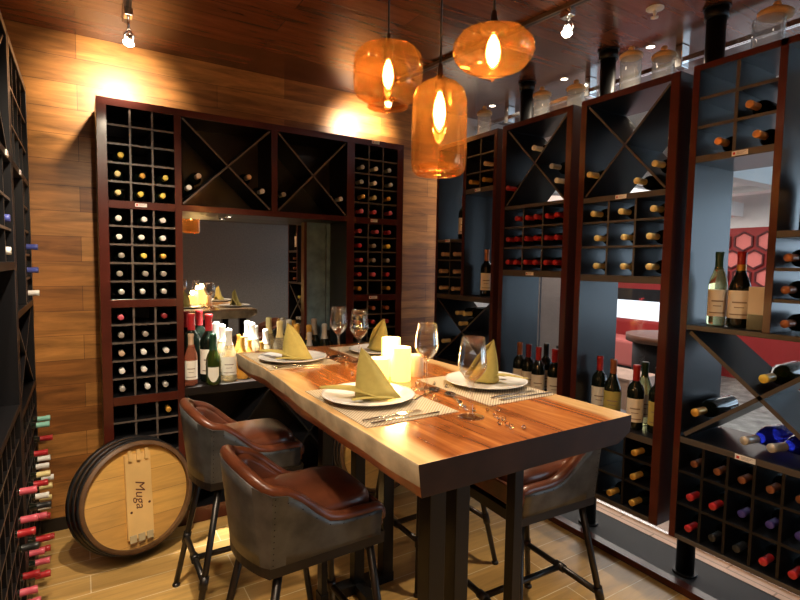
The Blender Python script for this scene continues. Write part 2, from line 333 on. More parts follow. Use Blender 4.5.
# ------------------------------------------------------------------ wine racks
MAHO_SET = [M_MAHO, M_BLACK, M_EDGE]
class Rack:
    """local frame: x = left to right seen from the front, y = depth (0 front), z = height"""
    def __init__(s, loc, rz, depth, label, frame_mat=M_MAHO):
        s.root = empty('wine_rack', loc, rz); tag(s.root, label, 'wine rack'); s.rz = rz; s.D = depth; s.fm = frame_mat
        s.R = Matrix.Rotation(rz, 3, 'Z'); s.loc = Vector(loc)
    def W(s, x, y, z): return s.loc + s.R @ Vector((x, y, z))
    def frame(s, boxes, name='frame', inner=M_BLACK):
        m = MB()
        for b in boxes: m.box(b[0], b[1], 0, b[4] if len(b) > 4 else s.D, b[2], b[3], 1, front=0)
        return m.build(name, [s.fm, inner], s.root, bevel=0.0012)
    def rails(s, boxes, name='rail', front=None):
        for b in boxes: MB().box(b[0], b[1], 0.001, s.D - 0.002, b[2], b[3], 1, front=0).build(name, [front or M_EDGR, M_BLACK], s.root, bevel=0.0012)

    def side(s, x, z0, z1):
        m = MB(); m.box(x, x + 0.002, 0.002, s.D, z0, z1); m.build('side_panel', M_MAHD, s.root)
    def grid(s, x0, x1, z0, z1, xs, zs, t=0.010, name='cell_dividers', edge=M_EDGE):
        m = MB()
        for x in xs: m.box(x - t / 2, x + t / 2, 0.008, s.D - 0.012, z0, z1, 0, front=1)
        for z in zs: m.box(x0, x1, 0.006, s.D - 0.012, z - t / 2, z + t / 2, 0, front=1)
        return m.build(name, [M_BLACK, edge], s.root)
    def cross(s, x0, x1, z0, z1, t=0.010, edge=M_EDGE):
        for a, b in (((x0, z0), (x1, z1)), ((x0, z1), (x1, z0))):
            dx, dz = b[0] - a[0], b[1] - a[1]; L = math.hypot(dx, dz); an = math.atan2(dz, dx)
            M_ = Matrix.Translation((a[0], 0, a[1])) @ Matrix.Rotation(-an, 4, 'Y')
            m = MB(); m.box(t, L - t, 0.008, s.D - 0.012, -t / 2, t / 2, 0, front=1, rot=M_); m.build('diagonal_panel', [M_BLACK, edge], s.root)
    def back(s, x0, x1, z0, z1):
        m = MB(); m.box(x0, x1, s.D - 0.010, s.D - 0.002, z0, z1); m.build('back_panel', M_BLACK, s.root)
    def price(s, x, z, w_=0.055, h_=0.018):
        m = MB(); m.box(x - w_ / 2, x + w_ / 2, -0.004, -0.0006, z - h_ / 2, z + h_ / 2, 0)
        m.box(x - w_ * 0.42, x - w_ * 0.28, -0.0046, -0.004, z - h_ * 0.25, z + h_ * 0.25, 1)
        for k in range(3): m.box(x - w_ * 0.2, x + w_ * (0.4 - 0.1 * k), -0.0046, -0.004, z + h_ * (0.25 - 0.22 * k), z + h_ * (0.32 - 0.22 * k), 2)
        m.build('price_tag', [M_TAG, M_TAGR, mat('grey print', (0.35, 0.33, 0.33), 0.7)], s.root)

# ---- bottles
def prof_body(kind, S=1.0):
    P = {'bordeaux': [(0.0, .004), (.030, 0), (.0365, .004), (.0375, .012), (.0375, .175), (.036, .190), (.030, .205), (.018, .219), (.0148, .232), (.0145, .262), (.0145, .290)],
         'burgundy': [(0.0, .004), (.034, 0), (.0405, .004), (.0415, .012), (.0415, .140), (.039, .160), (.030, .188), (.020, .212), (.0155, .232), (.0145, .262), (.0145, .290)],
         'champagne': [(0.0, .004), (.036, 0), (.0425, .004), (.044, .014), (.044, .135), (.042, .155), (.034, .183), (.023, .208), (.0175, .230), (.0155, .262), (.016, .292)],
         'slim': [(0.0, .004), (.030, 0), (.0345, .004), (.0355, .012), (.0355, .165), (.031, .190), (.022, .215), (.0155, .240), (.0142, .265), (.0142, .290)]}[kind]
    return [(r * S, z * S) for r, z in P]
def prof_cap(kind, S=1.0, long=False):
    if kind == 'champagne':
        P = [(.0245, .212), (.0190, .232), (.0172, .262), (.0178, .285), (.0190, .290), (.0190, .300), (.0165, .308), (.010, .311), (0, .312)]
        return [(r * S, z * S) for r, z in P]
    z0 = .228
    return [(r * S, z * S) for r, z in [(.0158, z0), (.0156, z0 + .02), (.0154, .278), (.0162, .280), (.0166, .290), (.0164, .300), (.0150, .3015), (0, .3015)]]
PROTO = {}
def bottle_proto(kind, cap, glass, label=None, S=1.0, n=16, neck_label=None):
    key = (kind, cap, glass.name, label.name if label else None, S, n)
    if key not in PROTO:
        name = 'champagne_bottle' if kind == 'champagne' else 'wine_bottle'
        b = MB().lathe(prof_body(kind, S), n, cap=True).build(name, glass, None, (0, 0, 0))
        c = MB().lathe(prof_cap(kind, S), n, cap=False).build('capsule', capmat(cap), b)
        if label:
            R = prof_body(kind, S)[4][0] + 0.0008; z0, z1 = 0.038 * S, 0.148 * S
            vs = []; fs = []; A = 1.25; K = 12
            for k in range(K + 1):
                a = -PI / 2 - A + 2 * A * k / K
                vs += [(R * math.cos(a), R * math.sin(a), z0), (R * math.cos(a), R * math.sin(a), z1)]
            for k in range(K): fs.append((2 * k, 2 * k + 2, 2 * k + 3, 2 * k + 1))
            l = MB().add(vs, fs, 0, True)
            def strip(za, zb, am, mi, R2=R + 0.0006):
                q = []; g = []
                for k in range(7):
                    a = -PI / 2 - am + 2 * am * k / 6; q += [(R2 * math.cos(a), R2 * math.sin(a), za), (R2 * math.cos(a), R2 * math.sin(a), zb)]
                for k in range(6): g.append((2 * k, 2 * k + 2, 2 * k + 3, 2 * k + 1))
                l.add(q, g, mi, True)
            strip(z0 + (z1 - z0) * .55, z0 + (z1 - z0) * .60, .6, 1); strip(z0 + (z1 - z0) * .38, z0 + (z1 - z0) * .41, .4, 1); strip(z0 + (z1 - z0) * .12, z0 + (z1 - z0) * .16, .8, 1)
            l.build('paper_label', [label, mat('label print', (0.30, 0.24, 0.18), 0.7)], b, fix=False)
        PROTO[key] = [b, False]
    return PROTO[key]
def bottle(kind, cap, glass, loc, rot, label_text, group, paper=None, S=1.0, n=16):
    p = bottle_proto(kind, cap, glass, paper, S, n)
    o = p[0] if not p[1] else copy_tree(p[0]); p[1] = True
    o.location = loc; o.rotation_euler = rot
    tag(o, label_text, 'bottle', group); return o
SPIN = [0]
def xfit(x, z, bin_, r=.036):
    x0, x1, z0, z1 = bin_; c = Vector(((x0 + x1) / 2, (z0 + z1) / 2)); p = Vector((x, z)); need = r + .0085
    for _ in range(30):
        for a, b in (((x0, z0), (x1, z1)), ((x0, z1), (x1, z0))):
            d = (Vector(b) - Vector(a)).normalized(); n = Vector((-d.y, d.x)); dist = (p - Vector(a)).dot(n); o0 = (Vector((x, z)) - Vector(a)).dot(n)
            sg = 1 if o0 > 0 else -1
            if dist * sg < need: p += n * sg * (need - dist * sg)
        p.x = min(max(p.x, x0 + r + .001), x1 - r - .001); p.y = min(max(p.y, z0 + r + .001), z1 - r - .001)
    return p.x, p.y
def rack_bottle(rk, x, z, cap, text, group, out=-0.002, kind='bordeaux', glass=None, yaw=0.0):
    """lying bottle, neck to the front"""
    S = 0.88; L = 0.3015 * S
    base = rk.W(x, L - out, z - 0.003)
    return bottle(kind, cap, glass or M_BGL, base, (PI / 2, 0, rk.rz + yaw), text, group, None, S)
ROW = {5: ['top row', 'second row', 'third row', 'fourth row', 'bottom row'], 3: ['top row', 'middle row', 'bottom row'], 6: ['top row', 'second row', 'third row', 'fourth row', 'fifth row', 'bottom row'], 4: ['top row', 'second row', 'third row', 'bottom row']}
C3 = ['left cell', 'middle cell', 'right cell']
def fill(rk, cells, grid_name, group, floors, x0, pitch, fmt='wine bottle with {c} cap, {r} {k}, {g}', cols=C3, n=5, **kw):
    for (row, x, cap) in cells:
        ci = min(len(cols) - 1, max(0, int((x - x0) / pitch)))
        cx0, cx1 = x0 + ci * pitch, x0 + (ci + 1) * pitch
        x = min(max(x, cx0 + 0.044), cx1 - 0.044)
        rack_bottle(rk, x, floors[row] + 0.0435, cap, fmt.format(c=cap, r=ROW[n][row], k=cols[ci], g=grid_name), group, **kw)

# ---- back rack (one joined unit on the plank wall)
BX, BY = 0.077, 3.00
bk = Rack((BX, BY, 0), 0, 0.285, 'wide mahogany wine rack with mirror niche fixed along the wood plank wall')
def bx(v): return v - BX
Wd = 1.888 - BX
ZR = [2.272, 2.18, 2.087, 1.992, 1.897, 1.802]; ZR2 = [1.762, 1.672, 1.577, 1.481, 1.386, 1.292]; ZR3 = [1.25, 1.158, 1.064, 0.968, 0.874, 0.780]; ZR4 = [0.733, 0.64, 0.547, 0.454, 0.361, 0.268, 0.175]
A0, A1, B0, B1, C0, C1 = bx(0.122), bx(0.434), bx(0.470), bx(1.460), bx(1.515), bx(1.838)
fr = [(0, A0, 0, 2.272), (A1, B0, 0, 2.272), (B1, C0, 0, 2.272), (C1, Wd, 0, 2.272), (0, Wd, 2.272, 2.31)]
for z0, z1 in ((1.762, 1.802), (1.25, 1.292), (0.733, 0.780), (0, 0.175)):
    fr += [(A0, A1, z0, z1), (C0, C1, z0, z1)]
fr += [(B0, B1, 1.768, 1.802), (B0, B1, 0, 0.09), (bx(0.965), bx(1.002), 1.802, 2.272)]
bk.frame(fr)
m = MB(); m.box(B0, B1, -0.0, bk.D - 0.012, 0.745, 0.79); m.build('ledge', M_DARKW, bk.root, bevel=0.002)
for (a, b) in ((A0, A1), (C0, C1)):
    p = (b - a) / 3
    for Z in (ZR, ZR2, ZR3, ZR4): bk.grid(a, b, Z[-1], Z[0], [a + p, a + 2 * p], Z[1:-1])
    bk.back(a, b, 0.17, 2.29)
bk.back(B0, B1, 1.78, 2.29); bk.back(B0, B1, 0.05, 0.76)
bk.cross(B0, bx(0.965), 1.802, 2.272); bk.cross(bx(1.002), B1, 1.802, 2.272)
bk.cross(B0, bx(0.965), 0.09, 0.745, edge=M_BLACK); bk.cross(bx(0.965), B1, 0.09, 0.745, edge=M_BLACK)
m = MB(); m.box(B0, bx(1.262), bk.D - 0.022, bk.D - 0.016, 0.79, 1.77); m.build('mirror', M_MIRROR, bk.root)
m = MB(); m.box(bx(1.262), bx(1.280), bk.D - 0.05, bk.D - 0.01, 0.79, 1.768); m.build('mirror_stile', M_MAHO, bk.root)
M_LACQ = mat('lacquer with painted sheen', (0.16, 0.25, 0.31), 0.33, metal=0.2, noise=0.35, nscale=12)  # blue sheen of the dark panels put into the base colour
for a, b in ((1.280, 1.425), (1.432, 1.606)):
    m = MB(); m.box(bx(a), min(bx(b), B1 + 0.0), bk.D - 0.03, bk.D - 0.012, 0.79, 1.768); m.build('lacquered_panel', M_LACQ, bk.root, bevel=0.002)
bk.price(bx(0.27), 1.784); bk.price(bx(1.665), 2.296); bk.price(bx(1.66), 1.784, 0.05); bk.price(bx(1.66), 1.272, 0.06)
G = 'bottles lying in the back wall rack'
N1, N2, N3, N4 = 'top grid of tower beside barrel', 'second grid of tower beside barrel', 'third grid of tower beside barrel', 'lowest grid of tower beside barrel'
PA = (A1 - A0) / 3; PC = (C1 - C0) / 3
fill(bk, [(2, bx(.195), 'yellow'), (3, bx(.158), 'cream'), (3, bx(.28), 'gold'), (3, bx(.395), 'yellow'), (4, bx(.14), 'cream'), (4, bx(.262), 'yellow'), (4, bx(.376), 'yellow')], N1, G, ZR[1:], A0, PA)
fill(bk, [(0, bx(.164), 'white'), (0, bx(.285), 'white'), (0, bx(.367), 'white'), (1, bx(.160), 'white'), (1, bx(.268), 'white'), (1, bx(.366), 'white'), (2, bx(.176), 'grey'), (2, bx(.280), 'yellow'), (2, bx(.364), 'gold'),
          (3, bx(.154), 'grey'), (3, bx(.293), 'grey'), (3, bx(.358), 'grey'), (4, bx(.172), 'silver'), (4, bx(.251), 'silver'), (4, bx(.366), 'silver')], N2, G, ZR2[1:], A0, PA)
fill(bk, [(0, bx(.156), 'pink'), (0, bx(.359), 'dark red'), (1, bx(.148), 'grey'), (1, bx(.28), 'grey'), (2, bx(.143), 'tan'), (2, bx(.255), 'white'), (2, bx(.381), 'white'), (3, bx(.157), 'white'), (3, bx(.25), 'white'),
          (4, bx(.153), 'silver'), (4, bx(.285), 'white'), (4, bx(.358), 'silver')], N3, G, ZR3[1:], A0, PA)
fill(bk, [(0, bx(.386), 'gold')], N4, G, ZR4[1:], A0, PA, n=6)
N5, N6, N7 = 'top grid of back tower by corner', 'second grid of back tower by corner', 'third grid of back tower by corner'
fill(bk, [(1, bx(1.573), 'silver'), (1, bx(1.675), 'white'), (1, bx(1.777), 'silver'), (2, bx(1.567), 'silver'), (2, bx(1.656), 'white'), (2, bx(1.79), 'silver'), (3, bx(1.583), 'gold'), (3, bx(1.655), 'cream'), (3, bx(1.765), 'gold'),
          (4, bx(1.569), 'pink'), (4, bx(1.666), 'pink'), (4, bx(1.79), 'pink')], N5, G, ZR[1:], C0, PC)
fill(bk, [(0, bx(1.541), 'pink'), (0, bx(1.69), 'pink'), (0, bx(1.781), 'red'), (1, bx(1.531), 'red'), (1, bx(1.64), 'grey'), (1, bx(1.778), 'yellow'), (2, bx(1.569), 'pink'), (2, bx(1.656), 'grey'), (2, bx(1.76), 'grey'),
          (3, bx(1.545), 'red'), (3, bx(1.665), 'pink'), (3, bx(1.774), 'red'), (4, bx(1.56), 'gold'), (4, bx(1.783), 'gold')], N6, G, ZR2[1:], C0, PC)
fill(bk, [(0, bx(1.668), 'brown'), (0, bx(1.77), 'brown'), (1, bx(1.556), 'red'), (1, bx(1.66), 'red'), (1, bx(1.74), 'red')], N7, G, ZR3[1:], C0, PC)
for x, z, c, t in ((.558, 1.966, 'tan', 'wine bottle with tan cap, upper of two in left corner of left diagonal bin'), (.509, 1.896, 'white', 'wine bottle with white cap, lower of two in left corner of left diagonal bin'),
                   (.828, 1.982, 'tan', 'wine bottle with tan cap, upper of two on right side of left diagonal bin'), (.903, 1.905, 'white', 'wine bottle with white cap, lower of two on right side of left diagonal bin'),
                   (1.042, 1.905, 'grey', 'wine bottle with dull grey cap in left corner of right diagonal bin'), (1.415, 1.905, 'silver', 'wine bottle with silver cap in right corner of right diagonal bin')):
    X_, Z_ = xfit(bx(x), z, (B0, bx(0.965), 1.802, 2.272) if x < .98 else (bx(1.002), B1, 1.802, 2.272)); rack_bottle(bk, X_, Z_ + .003, c, t, G)

# ---- right racks: four units in a row, fronts in the plane x = 2.12
XR = 2.12; DR = 0.31
def RR(ytop, width, label):
    return Rack((XR, ytop, 0), -PI / 2, DR, label)
ZT = 2.315
# unit 2 (red bottles)
u2 = RR(2.281, 0.505, 'black cellar rack with red capped bottles stacked in pairs'); y2 = lambda y: 2.281 - y
a, b = y2(2.246), y2(1.812)
u2.frame([(0, a, 0.36, ZT), (b, 0.505, 0.36, ZT), (a, b, ZT - 0.03, ZT)])
u2.rails([(a, b, 1.825, 1.845), (a, b, 1.440, 1.475), (a, b, 0.715, 0.745), (a, b, 0.36, 0.385)]); u2.side(0.505, 0.37, ZT)
u2.cross(a, b, 1.845, 2.285, edge=M_EDGR); p = (b - a) / 3
u2.grid(a, b, 1.475, 1.825, [a + p, a + 2 * p], [1.603, 1.720], edge=M_EDGR); u2.grid(a, b, 0.385, 0.715, [a + p, a + 2 * p], [0.50, 0.612], edge=M_EDGR)
u2.price(y2(2.03), 1.457)
g = 'red capped bottles stacked in pairs'
for row, z, ys in ((0, 1.7725, [2.114, 2.038, 1.962, 1.893, 1.845]), (1, 1.6555, [2.208, 2.130, 2.050, 1.975, 1.905, 1.850]), (2, 1.5235, [2.205, 2.128, 2.045, 1.970, 1.900, 1.850])):
    ys = {0: [2.16, 2.058, 1.982, 1.922, 1.850], 1: [2.207, 2.128, 2.060, 1.983, 1.920, 1.850], 2: [2.205, 2.128, 2.058, 1.981, 1.918, 1.848]}[row]
    for k, y in enumerate(ys):
        kk = k + (1 if row == 0 else 0)
        cell = C3[kk // 2]; side = 'left' if kk % 2 == 0 else 'right'
        who = 'single red capped bottle' if (row == 0 and k == 0) else '%s red capped bottle of the pair' % side
        xc = a + p * (kk // 2 + .5) + (-.0335 if kk % 2 == 0 else .0335)
        rack_bottle(u2, xc, z, 'red', '%s, %s %s, grid under crossed bin' % (who, ROW[3][row], cell), g, out=0.006 + 0.006 * random.random(), kind='slim')
for y, z, c, t in ((2.19, 1.930, 'red', 'lone red capped bottle in left corner of crossed bin above red pairs'), (2.011, 2.137, 'white', 'white capped bottle in top notch of crossed bin above red pairs'),
                   (1.886, 2.025, 'silver', 'silver capped bottle, upper of two at right of crossed bin above red pairs'), (1.863, 1.925, 'white', 'white capped bottle, lower of two at right of crossed bin above red pairs')):
    X_, Z_ = xfit(y2(y), z, (a, b, 1.845, 2.285)); rack_bottle(u2, X_, Z_ + .003, c, t, 'bottles in crossed bin above red pairs', out=0.02)
# unit 3
u3 = RR(1.724, 0.492, 'black cellar rack with yellow capped bottles singly in cells'); y3 = lambda y: 1.724 - y
a, b = y3(1.690), y3(1.270)
u3.frame([(0, a, 0.365, ZT), (b, 0.492, 0.365, ZT), (a, b, ZT - 0.03, ZT)])
u3.rails([(a, b, 1.812, 1.838), (a, b, 1.430, 1.462), (a, b, 0.715, 0.745), (a, b, 0.365, 0.388)]); u3.side(0.492, 0.37, ZT)
u3.cross(a, b, 1.838, 2.285, edge=M_EDGR); p = (b - a) / 3
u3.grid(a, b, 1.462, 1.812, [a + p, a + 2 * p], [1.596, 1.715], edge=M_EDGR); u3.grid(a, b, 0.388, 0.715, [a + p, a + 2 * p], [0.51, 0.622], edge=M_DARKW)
u3.price(y3(1.48), 1.825)
g = 'yellow capped bottles under crossed bin'
for row, z, l in ((0, 1.720, [1.626, 1.475, 1.318]), (1, 1.601, [1.600, 1.455, 1.330]), (2, 1.467, [1.600, 1.452, 1.325])):
    for k, y in enumerate(l): rack_bottle(u3, y3(y), z + 0.041, 'cream', 'pale yellow capped bottle, %s %s, rack of singly stored bottles' % (ROW[3][row], C3[k]), g, out=0.008)
for y, z, c, t in ((1.645, 1.945, 'cream', 'cream capped bottle in left corner of crossed bin, yellow bottle rack'), (1.318, 1.945, 'cream', 'cream capped bottle at right of crossed bin, yellow bottle rack'), (1.395, 1.886, 'cream', 'cream capped bottle on bottom of crossed bin, yellow bottle rack')):
    X_, Z_ = xfit(y3(y), z, (a, b, 1.838, 2.285)); rack_bottle(u3, X_, Z_ + .003, c, t, 'cream capped bottles in crossed bin', out=0.02, yaw=0.0)
g = 'bottles in low grid beside the table'
for y, z, c, t in ((1.343, .622, 'gold', 'gold capped bottle, top row right cell of low grid beside table end'), (1.344, .51, 'gold', 'gold capped bottle, middle row right cell of low grid beside table end'),
                   (1.460, .388, 'gold', 'gold capped bottle, bottom row middle cell of low grid beside table end'), (1.343, .388, 'gold', 'gold capped bottle, bottom row right cell of low grid beside table end')):
    rack_bottle(u3, y3(y), z + 0.0435, c, t, g, out=0.02)
# unit 4 (nearest)
u4 = RR(1.177, 0.617, 'nearest black cellar rack with crossed bin of blue bottles'); y4 = lambda y: 1.177 - y
a, b, c, d = y4(1.150), y4(0.874), y4(0.848), y4(0.590)
u4.frame([(0, a, 0.352, ZT), (d, 0.617, 0.352, ZT), (a, d, ZT - 0.025, ZT), (b, c, 1.268, ZT)])
u4.rails([(a, b, 1.926, 1.953), (c, d, 1.615, 1.640), (a, d, 1.248, 1.268), (a, d, 0.770, 0.795), (a, d, 0.352, 0.372)]); u4.side(0.617, 0.37, ZT)
u4.grid(a, b, 1.953, ZT - 0.025, [(a + b) / 2], [2.067, 2.180], t=0.012, edge=M_EDGR); u4.grid(c, d, 1.268, 1.615, [], [1.388, 1.502], t=0.012, edge=M_EDGR)
u4.cross(a, d, 0.795, 1.248, t=0.016, edge=M_EDGR); p = (d - a) / 6
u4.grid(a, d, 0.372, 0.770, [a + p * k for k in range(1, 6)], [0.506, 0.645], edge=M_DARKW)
u4.price(y4(0.985), 1.939); u4.price(y4(0.90), 0.782, 0.07, 0.02)
for y, z, t in ((.955, 2.067, 'orange capped bottle, middle row right cell of nearest rack top grid'), (1.058, 1.953, 'orange capped bottle, bottom row left cell of nearest rack top grid'), (.925, 1.953, 'orange capped bottle, bottom row right cell of nearest rack top grid')):
    rack_bottle(u4, y4(y), z + 0.0445, 'orange', t, 'orange capped bottles in nearest rack', out=0.02)
for y, z, t in ((.800, 1.502, 'copper capped bottle, topmost of three at picture edge'), (.802, 1.388, 'copper capped bottle, middle of three at picture edge'), (.797, 1.268, 'copper capped bottle, lowest of three at picture edge')):
    rack_bottle(u4, y4(y), z + 0.0445, 'copper', t, 'copper capped bottles at picture edge', out=0.02)
g = 'bottles in bottom grid of nearest rack'; ordn = ['first', 'second', 'third', 'fourth', 'fifth']
for row, fl, cs in ((0, .645, ['copper'] * 5), (1, .506, ['red', 'red', 'purple', 'purple', 'purple']), (2, .372, ['red', 'black', 'black', 'red', 'red'])):
    for k, cc in enumerate(cs):
        rack_bottle(u4, a + p * (k + 0.5) + (0.002, -0.0, -0.003, 0.0, 0.0)[k], fl + 0.0435, cc, '%s capped bottle, %s %s cell, bottom grid of nearest rack' % (cc, ROW[3][row], ordn[k]), g, out={'purple': -0.04, 'red': -0.005, 'black': -0.015, 'copper': -0.025}[cc])
# unit 1 (far corner)
u1 = RR(2.930, 0.605, 'farthest black cellar rack in the corner by the plank wall'); y1 = lambda y: 2.930 - y
a, b, c, d = y1(2.905), y1(2.640), y1(2.612), y1(2.352)
u1.frame([(0, a, 0.365, ZT), (d, 0.605, 0.365, ZT), (a, d, ZT - 0.03, ZT), (b, c, 1.30, ZT)])
u1.rails([(a, b, 1.652, 1.672), (c, d, 1.955, 1.985), (a, d, 1.265, 1.300), (a, d, 0.820, 0.845), (a, d, 0.365, 0.39)]); u1.side(0.605, 0.37, ZT)
u1.grid(a, b, 1.30, 1.652, [(a + b) / 2], [1.415, 1.531], edge=M_EDGR); u1.grid(c, d, 1.985, ZT - 0.03, [(c + d) / 2], [2.080, 2.190], edge=M_EDGR)
u1.cross(a, d, 0.845, 1.265, edge=M_EDGR); p = (d - a) / 4; u1.grid(a, d, 0.39, 0.82, [a + p, a + 2 * p, a + 3 * p], [0.53, 0.675], edge=M_EDGR)
u1.price(y1(2.49), 1.970, 0.05); u1.price(y1(2.79), 1.662, 0.05)
for y, z, c_, t in ((2.41, 2.080, 'tan', 'tan capped bottle, middle row right cell of farthest rack top grid'), (2.545, 1.985, 'gold', 'gold capped bottle, bottom row left cell of farthest rack top grid'), (2.42, 1.985, 'gold', 'gold capped bottle, bottom row right cell of farthest rack top grid')):
    rack_bottle(u1, y1(y), z + 0.043, c_, t, 'bottles in farthest rack top grid', out=0.02)
for row, fl, l in ((0, 1.531, (2.825, 2.692)), (1, 1.415, (2.845, 2.690)), (2, 1.30, (2.840, 2.705))):
    for k, y in enumerate(l): rack_bottle(u1, y1(y), fl + 0.043, 'tan', 'tan capped bottle, %s %s cell, small grid in corner rack' % (ROW[3][row], ('left', 'right')[k]), 'tan capped bottles in corner rack', out=0.02)
for y, z, t in ((2.665, 1.135, 'cream capped bottle, upper left of three nested in corner rack crossed bin'), (2.590, 1.135, 'cream capped bottle, upper right of three nested in corner rack crossed bin'), (2.628, 1.055, 'cream capped bottle, lowest of three nested in corner rack crossed bin'), (2.800, .955, 'cream capped bottle low in left corner of corner rack crossed bin')):
    X_, Z_ = xfit(y1(y), z + (0.045 if z > 1 else 0), (a, d, 0.845, 1.265)); rack_bottle(u1, X_, Z_ + .003, 'cream', t, 'cream capped bottles in corner rack', out=0.01)

# ---- left racks: fronts in the plane x = -0.22, facing +x
DL = 0.30
lf = Rack((-0.22, 2.500, 0), PI / 2, DL, 'dark wine rack against left wall, end unit nearest plank wall', M_DARKW)
W_ = 0.765
lf.frame([(0, 0.03, 0, 2.36), (W_ - 0.035, W_, 0, 2.36), (0.03, W_ - 0.035, 2.33, 2.36), (0.03, W_ - 0.035, 1.86, 1.885), (0.40, 0.43, 1.285, 1.86), (0.03, W_ - 0.035, 1.255, 1.285), (0.03, W_ - 0.035, 0.84, 0.865), (0.03, W_ - 0.035, 0.0, 0.10)])
lf.grid(0.03, W_ - 0.035, 1.885, 2.33, [0.205, 0.38, 0.555], [2.03, 2.18]); lf.grid(0.43, W_ - 0.035, 1.285, 1.86, [0.58], [1.40, 1.515, 1.63, 1.745])
lf.cross(0.03, W_ - 0.035, 0.865, 1.255); q = (W_ - 0.065) / 6
lf.grid(0.03, W_ - 0.035, 0.10, 0.84, [0.03 + q * k for k in range(1, 6)], [0.206, 0.312, 0.418, 0.524, 0.630, 0.736]); lf.back(0.02, W_ - 0.02, 0.1, 2.34)
ln = Rack((-0.22, 1.720, 0), PI / 2, DL, 'dark wine rack against left wall, unit cut by picture edge', M_DARKW)
ln.frame([(0, 0.03, 0, 2.36), (W_ - 0.03, W_, 0, 2.36), (0.03, W_ - 0.03, 2.33, 2.36), (0.03, W_ - 0.03, 1.86, 1.885), (0.03, W_ - 0.03, 1.455, 1.485), (0.03, W_ - 0.03, 0.90, 0.925), (0.03, W_ - 0.03, 0.0, 0.10)])
ln.cross(0.03, W_ - 0.03, 1.885, 2.33); ln.grid(0.03, W_ - 0.03, 1.485, 1.86, [0.20, 0.38, 0.56], [1.605, 1.72]); ln.grid(0.03, W_ - 0.03, 0.10, 0.90, [0.03 + 0.117 * k for k in range(1, 6)], [0.214, 0.328, 0.442, 0.556, 0.670, 0.784]); ln.back(0.02, W_ - 0.02, 0.1, 2.34)
lf.price(0.30, 1.872, 0.05, 0.02); ln.price(0.60, 1.872, 0.05, 0.02)
g = 'bottles poking out of the left wall racks'
ordr = ['seventh', 'sixth', 'fifth', 'fourth', 'third', 'second', 'bottom']
for r_, cs in enumerate((('red', 'pink', 'red', 'red', None, None), ('pink', 'red', None, 'red', 'white', 'cream'), (None, 'pink', 'black', 'white', 'cream', 'white'), (None, None, 'red', 'cream', 'white', 'white'), (None, None, None, 'red', None, 'red'), (None, None, None, None, 'green', 'green'))):
    fl = [0.10, 0.206, 0.312, 0.418, 0.524, 0.630, 0.736][r_]
    for k, cc in enumerate(cs):
        if cc: rack_bottle(lf, 0.03 + q * (k + 0.5), fl + 0.0435, cc, '%s capped bottle, %s row, %s column, low grid of left end rack' % (cc, ordr[6 - r_], ['first', 'second', 'third', 'fourth', 'fifth', 'last'][k]), g, out=0.055 + 0.02 * random.random(), kind='slim')
for fl, cc, rw in ((1.515, 'blue', 'third'), (1.40, 'blue', 'fourth'), (1.285, 'white', 'bottom')):
    rack_bottle(lf, 0.64, fl + 0.0435, cc, '%s capped bottle, %s row of narrow grid in left end rack' % (cc, rw), g, out=0.035, kind='slim')
for x, fl, cc, rw in ((0.65, 1.605, 'blue', 'middle'), (0.645, 1.485, 'white', 'bottom')):
    rack_bottle(ln, x, fl + 0.0435, cc, '%s capped bottle, %s row, small grid of left rack cut by picture edge' % (cc, rw), g, out=0.0, kind='slim')
for r_, k, cc in ((0, 5, 'pink'), (1, 5, 'red'), (1, 4, 'pink'), (2, 5, 'black'), (3, 5, 'pink'), (4, 5, 'pink'), (3, 4, 'red')):
    rack_bottle(ln, 0.03 + 0.117 * (k + 0.5) + (0.0), [0.10, 0.214, 0.328, 0.442, 0.556, 0.670][r_] + 0.0435, cc, '%s capped bottle, %s row, %s column, low grid of cut off left rack' % (cc, ordr[6 - r_], ['a', 'a', 'a', 'a', 'fifth', 'last'][k]), g, out=0.05, kind='slim')

# ---- steel poles the right racks hang on
for k, (y, t) in enumerate(((2.46, 'round black steel pole rising behind farthest right rack'), (1.855, 'round black steel pole rising between the two middle right racks'), (1.290, 'round black steel pole beside nearest right rack, foot on tile'), (0.60, 'round black steel pole behind near end of nearest right rack'))):
    r = empty('steel_pole', (2.487, y, 0.004)); tag(r, t, 'pole', 'steel poles behind the right racks')
    MB().lathe([(0.041, 0), (0.041, 2.66)], 24).build('pole_tube', M_BLKM, r)
    MB().lathe([(0.058, 2.678), (0.058, 2.684)], 24).lathe([(0.05, 2.63), (0.05, 2.672)], 24).build('ceiling_flange', M_BLKM, r)
    MB().lathe([(0.055, 0), (0.055, 0.012)], 24).build('floor_flange', M_BLKM, r)

